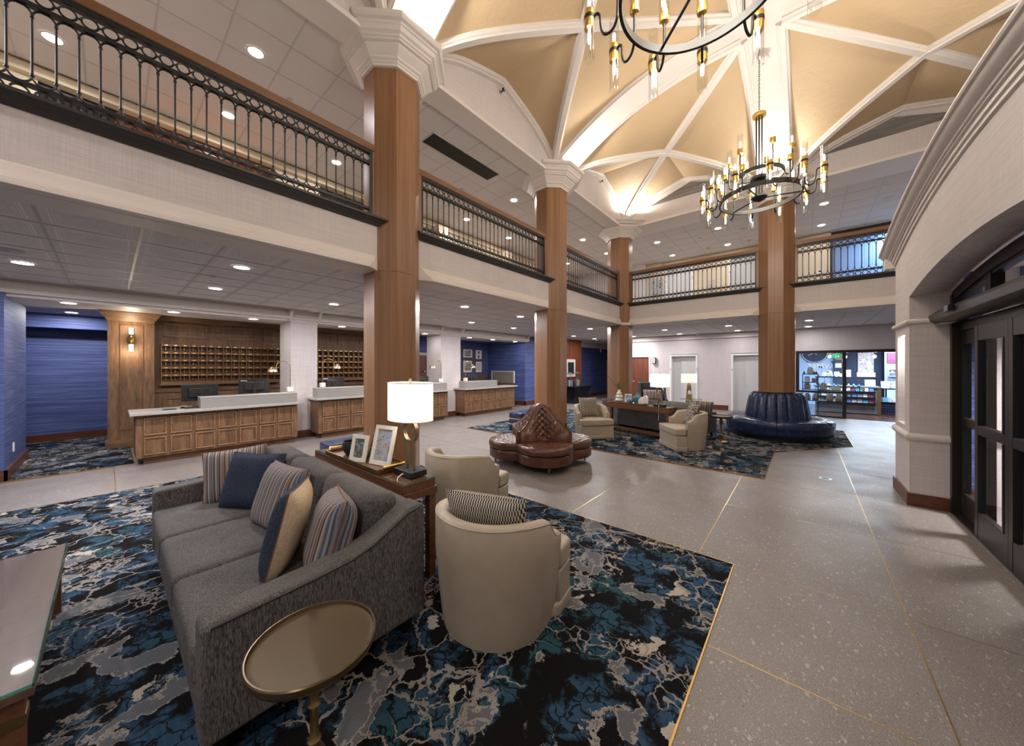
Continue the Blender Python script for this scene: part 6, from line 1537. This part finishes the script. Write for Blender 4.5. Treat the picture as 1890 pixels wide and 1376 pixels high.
# ================================================================ CHANDELIERS
def bez(pts, n=10):
    # Catmull-Rom through points
    out = []; P = [Vector(p) for p in pts]; P = [P[0]] + P + [P[-1]]
    for i in range(1, len(P)-2):
        for k in range(n):
            t = k/n; a, b, c, d = P[i-1], P[i], P[i+1], P[i+2]
            out.append(.5*((2*b) + (c-a)*t + (2*a-5*b+4*c-d)*t*t + (3*b-a-3*c+d)*t**3))
    out.append(P[-2]); return out
def ribbed_tube(z0, z1, r=.037, c=(0,0,0)):
    n = 40; m = MB()
    pr = lambda k: r*(1 + (.05 if k % 2 else -.02))
    vs = [(c[0]+pr(k)*math.cos(2*PI*k/n), c[1]+pr(k)*math.sin(2*PI*k/n), z) for z in (z0, z1) for k in range(n)]
    return m.add(vs, [(k, (k+1) % n, (k+1) % n+n, k+n) for k in range(n)])
def chandelier(loc, label, phase, chain_top):
    o = thing('chandelier', label, 'chandelier', loc, 0, 'ring chandeliers with ribbed glass tubes')
    # local z = 0 at the big ring
    def hoop(R, z, h=.032, t=.012): 
        q = ((-t, -h), (t, -h), (t, h), (-t, h), (-t, -h))
        return MB().grid(lambda u, v: ((R+q[int(round(v*4))][0])*math.cos(2*PI*u), (R+q[int(round(v*4))][0])*math.sin(2*PI*u), z+q[int(round(v*4))][1]), 72, 5, wrapu=True)
    hoop(.53, 0).build('lower_ring', 'black_metal', o, smooth=30); hoop(.31, .34, .03, .010).build('upper_ring', 'black_metal', o, smooth=30)
    MB().lathe([(.02, .02), (.10, .02), (.105, 0), (.08, -.03), (.02, -.06)], n=28).build('hub', 'black_metal', o, smooth=40); MB().lathe([(.12, .28), (.12, .32), (.05, .34)], n=28).build('upper_hub', 'black_metal', o, smooth=40)
    for k in range(3):
        a = phase+.6+k*2*PI/3; MB().tube([(.08*math.cos(a), .08*math.sin(a), 0), (.53*math.cos(a), .53*math.sin(a), 0)], .011, 8).build('spoke', 'black_metal', o)
        a += .5; MB().tube([(.10*math.cos(a), .10*math.sin(a), .30), (.31*math.cos(a), .31*math.sin(a), .34)], .009, 6).build('spoke', 'black_metal', o)
    for k in range(7):
        a = 2*PI*k/6; r = .042 if k < 6 else 0; MB().tube([(r*math.cos(a), r*math.sin(a), -.02), (r*math.cos(a), r*math.sin(a), 1.29)], .009, 6).build('rod', 'black_metal', o)
    MB().lathe([(.085, 1.27), (.09, 1.275), (.09, 1.315), (.08, 1.32), (.02, 1.33)], n=28).build('top_disc', 'gold', o, smooth=40)
    n = int((chain_top-1.33)/.034)
    lk = None
    for k in range(n):
        z = 1.345+k*.034
        if lk is None:
            lk = MB().tube([(.009*math.cos(t_), 0, .022*math.sin(t_)) for t_ in [2*PI*q/10 for q in range(10)]], .0032, 5, closed=True).build('chain_link', 'black_metal', o, smooth=60); lk.location = (0, 0, z)
        else: inst(lk, 'chain_link', o, (0, 0, z), (0, 0, PI/2*(k % 2)))
    MB().lathe([(.05, chain_top), (.05, chain_top-.02), (.02, chain_top-.04)], n=20).build('canopy', 'black_metal', o)
    # arms: down-hook from the outer double tube, up past the ring to an inner cup
    proto = None
    sub = []
    for k in range(12):
        a = phase + k*PI/6
        if proto is None:
            pth = bez([(.74, 0, .115), (.715, 0, .12), (.695, 0, .09), (.69, 0, .02), (.675, 0, -.05), (.635, 0, -.075), (.59, 0, -.05), (.565, 0, .02), (.56, 0, .12), (.56, 0, .26)], 6)
            arm = MB().tube(pth, .0105, 8).build('arm', 'black_metal', o, smooth=60); arm.rotation_euler = (0, 0, a)
            sub.append(('collar', MB().lathe([(.043, .10), (.043, .128)], n=20, c=(.78, 0, 0)).build('collar', 'black_metal', arm, smooth=40)))
            sub.append(('socket', MB().lathe([(.038, .03), (.04, .035), (.04, .10)], n=20, c=(.78, 0, 0)).build('socket', 'gold', arm, smooth=40)))
            sub.append(('socket', MB().lathe([(.04, .128), (.04, .17), (.038, .175)], n=20, c=(.78, 0, 0)).build('socket', 'gold', arm, smooth=40)))
            sub.append(('cup', MB().lathe([(.012, .25), (.036, .26), (.04, .27), (.04, .335)], n=20, c=(.56, 0, 0)).build('cup', 'gold', arm, smooth=40)))
            sub.append(('glass_tube', ribbed_tube(-.23, .035, c=(.78, 0, 0)).build('glass_tube', 'glass_ribbed', arm))); sub.append(('glass_tube', ribbed_tube(.17, .40, c=(.78, 0, 0)).build('glass_tube', 'glass_ribbed', arm))); sub.append(('glass_tube', ribbed_tube(.33, .56, c=(.56, 0, 0)).build('glass_tube', 'glass_ribbed', arm)))
            bl = MB().lathe([(.004, 0), (.011, .01), (.013, .05), (.011, .09), (.003, .105)], n=10)
            sub.append(('bulb', MB().lathe([(.003, -.09), (.011, -.08), (.013, -.03), (.010, .02)], n=10, c=(.78, 0, 0)).build('bulb', 'bulb', arm, smooth=60))); sub.append(('bulb', MB().lathe([(.010, .18), (.013, .22), (.011, .27), (.003, .28)], n=10, c=(.78, 0, 0)).build('bulb', 'bulb', arm, smooth=60))); sub.append(('bulb', MB().lathe([(.010, .34), (.013, .39), (.011, .44), (.003, .45)], n=10, c=(.56, 0, 0)).build('bulb', 'bulb', arm, smooth=60)))
            proto = arm
        else:
            arm = inst(proto, 'arm', o, (0, 0, 0), (0, 0, a))
            for nm, s_ in sub: inst(s_, nm, arm, (0, 0, 0))
    proto = None; sub = []
    for k in range(6):
        a = phase + .26 + k*PI/3
        if proto is None:
            pth = bez([(.30, 0, .34), (.32, 0, .27), (.36, 0, .25), (.40, 0, .29), (.405, 0, .40), (.40, 0, .62)], 6)
            arm = MB().tube(pth, .0105, 8).build('upper_arm', 'black_metal', o, smooth=60); arm.rotation_euler = (0, 0, a)
            sub.append(('cup', MB().lathe([(.012, .60), (.036, .61), (.04, .62), (.04, .685)], n=20, c=(.40, 0, 0)).build('cup', 'gold', arm, smooth=40))); sub.append(('glass_tube', ribbed_tube(.68, .92, c=(.40, 0, 0)).build('glass_tube', 'glass_ribbed', arm))); sub.append(('bulb', MB().lathe([(.010, .69), (.013, .74), (.011, .79), (.003, .80)], n=10, c=(.40, 0, 0)).build('bulb', 'bulb', arm, smooth=60)))
            proto = arm
        else:
            arm = inst(proto, 'upper_arm', o, (0, 0, 0), (0, 0, a))
            for nm, s_ in sub: inst(s_, nm, arm, (0, 0, 0))
    lamp('chandelier_light', 'POINT', (loc[0], loc[1], loc[2]+.45), 160, .35, (1, .90, .76))
    return o
chandelier((6.62, .53, 4.33), 'ring chandelier with ribbed glass tubes hanging from the vault crossing before the far column', math.radians(13.5), 2.80)
chandelier((2.62, .53, 4.33), 'ring chandelier with ribbed glass tubes cut off by the top edge of the picture', math.radians(11), 2.80)

# ================================================================ RECESSED LIGHTS AND CEILING FITTINGS
_dl = {}
def downlight(x, y, z, label, group, w=DOWN_W, col=(1, .955, .975), r=.085):
    o = thing('downlight', label, 'downlight', (x, y, z), 0, group)
    if 'r' not in _dl:
        _dl['r'] = MB().lathe([(r+.02, 0), (r+.02, -.006), (r, -.008), (r, -.002)], n=28, close=False).build('trim_ring', 'white_trim', o, smooth=50)
        _dl['l'] = MB().lathe([(r, -.004), (r*.7, -.005), (.001, -.005)], n=28, close=False).build('lens', 'downlight_lens', o)
    else: inst(_dl['r'], 'trim_ring', o, (0, 0, 0)); inst(_dl['l'], 'lens', o, (0, 0, 0))
    lamp('downlight_source', 'AREA', (x, y, z-.02), w, .15, col)
for _k, x in enumerate((-.70, 1.13, 3.0, 4.95, 6.85, 8.75, 10.65, 12.68, 14.57)):
    downlight(x, 7.38, ZC-.003, ORD[_k] + ' round downlight from the left in the lower ceiling row nearest the desks', 'downlights nearest the desks', DOWN_W*.62)
for _k, x in enumerate((-.8, 1.11, 4.95, 6.85, 10.64, 14.55)): downlight(x, 5.55, ZC-.003, ('round downlight in the lower ceiling just beyond the left picture edge' if _k == 0 else ORD[_k-1] + ' round downlight from the left in the lower ceiling row nearest the columns'), 'downlights nearest the columns')
for x in (12.67, 14.58):
    for y, w_ in ((3.72, 'before the left lift'), (1.80, 'before the right lift'), (-.12, 'before the shop')): downlight(x, y, ZC-.003, 'round downlight in the lower ceiling ' + w_ + (', nearer the gallery' if x < 13 else ', nearer the wall'), 'downlights before the lifts', DOWN_W*(.5 if x < 13 else .2))
for _k, x in enumerate((-.44, .80, 2.05, 3.95, 5.2, 6.54, 8.46, 9.68, 11.03)): downlight(x, 9.22, 2.728, ORD[_k] + ' small downlight from the left in the white header above the desks', 'downlights in the desk header', DOWN_W*.08)
downlight(-.52, 11.73, 2.818, 'single downlight in the blue hallway ceiling', 'hallway downlight', DOWN_W*.7)
for _k, (x, y) in enumerate(((-.48, 7.4), (1.30, 7.4), (3.06, 7.4), (6.68, 7.41), (8.54, 7.41), (12.24, 7.42), (1.28, 5.64), (6.69, 5.63), (10.28, 5.63), (12.1, 5.62))):
    downlight(x, y, ZU-.003, ORD[_k if _k < 6 else _k-6] + (' bright downlight from the left in the upper ceiling along the gallery wall' if _k < 6 else ' bright downlight from the left in the upper ceiling nearest the columns'), 'downlights over the left gallery', DOWN_W*.36)
for x, y in ((12.15, 3.81), (13.95, 3.82), (12.12, 2.0), (13.96, 2.01), (12.07, -.41), (13.86, -.41), (12.1, -2.4)):
    downlight(x, y, ZU-.003, 'downlight in the far gallery ceiling ' + ('behind the entrance arch' if y < -2 else ('right of the chandelier column' if y < 0 else ('left of the chandelier' if y > 3 else 'behind the chandelier'))) + (', nearer row' if x < 13 else ', farther row'), 'downlights over the far gallery', DOWN_W*.24)
def disc(nm, x, y, z, label, cat, mat, pr, part='dome'):
    o = thing(nm, label, cat, (x, y, z)); MB().lathe(pr, n=20).build('plate', mat, o, smooth=40); MB().lathe([(.03, pr[-1][1]-.003), (.025, pr[-1][1]-.012)], n=14).build(part, 'grid_metal', o); return o
disc('smoke_detector', 5.66, 7.48, ZC-.003, 'white smoke detector on the lower ceiling left of the middle pier', 'detector', 'white_trim', [(.09, 0), (.09, -.02), (.06, -.045)])
disc('smoke_detector', 15.1, 7.54, ZC-.003, 'white smoke detector on the lower ceiling near the far corridor', 'detector', 'white_trim', [(.08, 0), (.08, -.02), (.05, -.04)])
disc('smoke_detector', 14.9, 3.13, ZC-.003, 'beige smoke detector on the lower ceiling before the lifts', 'detector', 'cream', [(.07, 0), (.07, -.02), (.05, -.045)])
disc('ceiling_speaker', -.75, 6.72, ZC-.003, 'round flat speaker in the lower ceiling at the left edge', 'speaker', 'grid_metal', [(.13, 0), (.13, -.006), (.11, -.008)])
disc('sprinkler_cap', .95, 6.4, ZC-.003, 'small flat sprinkler cap in the lower ceiling above the first desk', 'sprinkler', 'grid_metal', [(.05, 0), (.05, -.004), (.04, -.006)])
disc('sprinkler_cap', 1.86, 6.22, ZU-.003, 'small flat sprinkler cap in the upper ceiling left of the near column', 'sprinkler', 'grid_metal', [(.05, 0), (.05, -.004), (.04, -.006)])
disc('sprinkler_cap', 5.47, 6.22, ZU-.003, 'small flat sprinkler cap in the upper ceiling beside the long grille', 'sprinkler', 'grid_metal', [(.05, 0), (.05, -.004), (.04, -.006)])
disc('smoke_detector', 7.35, 6.27, ZU-.003, 'white smoke detector on the upper ceiling behind the second column', 'detector', 'white_trim', [(.07, 0), (.07, -.02), (.05, -.04)])
disc('smoke_detector', 13.95, 2.61, ZU-.003, 'smoke detector on the upper ceiling above the upper lifts, left of two', 'detector', 'cream', [(.07, 0), (.07, -.02), (.05, -.04)])
disc('smoke_detector', 13.94, 1.40, ZU-.003, 'smoke detector on the upper ceiling above the upper lifts, right of two', 'detector', 'cream', [(.07, 0), (.07, -.02), (.05, -.04)])
disc('ceiling_speaker', 12.68, 1.41, ZU-.003, 'round flat speaker in the upper ceiling over the far gallery', 'speaker', 'grid_metal', [(.11, 0), (.11, -.006), (.10, -.008)])
disc('sprinkler_cap', 12.66, 2.60, ZU-.003, 'small flat sprinkler cap in the upper ceiling over the far gallery', 'sprinkler', 'grid_metal', [(.05, 0), (.05, -.004), (.04, -.006)])
disc('ceiling_speaker', 12.73, -1.63, ZU-.003, 'round flat speaker in the upper ceiling right of the chandelier', 'speaker', 'grid_metal', [(.11, 0), (.11, -.006), (.10, -.008)])

# cove uplights standing on the capitals and brackets
def uplight(x, y, tx, ty, label, w=COVE_W, z=6.06):
    o = thing('cove_uplight', label, 'uplight', (x, y, z)); MB().lathe([(.06, 0), (.07, .03), (.06, .05)], n=16).build('body', 'white_trim', o); MB().lathe([(.05, .051), (.05, .054)], n=16).build('lens', 'niche_light', o)
    d = Vector((tx-x, ty-y, 2.1)); q = d.to_track_quat('-Z', 'Y').to_euler()
    lamp('cove_light', 'AREA', (x, y, z+.07), w, .12, (1, .93, .82), q, spread=160)
uplight(6.63, 3.95, 6.63, 2.8, 'cove uplight on the capital of the second column'); uplight(2.62, 3.95, 2.62, 2.8, 'cove uplight on the capital of the near column')
uplight(9.95, .52, 8.8, .52, 'cove uplight on the capital of the far column'); uplight(10.02, 3.90, 9.2, 3.1, 'cove uplight on the far corner bracket', COVE_W*.8)
lamp('cove_light', 'AREA', (6.63, -3.0, 6.1), COVE_W, .12, (1, .93, .82), Vector((0, 1, 2)).to_track_quat('-Z', 'Y').to_euler(), spread=160); lamp('cove_light', 'AREA', (2.62, -3.0, 6.1), COVE_W, .12, (1, .93, .82), Vector((0, 1, 2)).to_track_quat('-Z', 'Y').to_euler(), spread=160)
lamp('vestibule_light', 'AREA', (6.0, -2.5, 2.82), 75, .4, (1, .95, .9), spread=100); lamp('upper_room_light', 'AREA', (15.2, -2.2, 5.8), 60, .5, (.6, .8, 1))
# the part of the lobby behind the camera has its own ceiling lights
for x, y in ((-3.2, -1.5), (-3.2, 2.5), (-3.2, 6.5), (1.0, -4.5)): lamp('lobby_light', 'AREA', (x, y, 5.85), 60, .4, (1, .95, .9), spread=160)
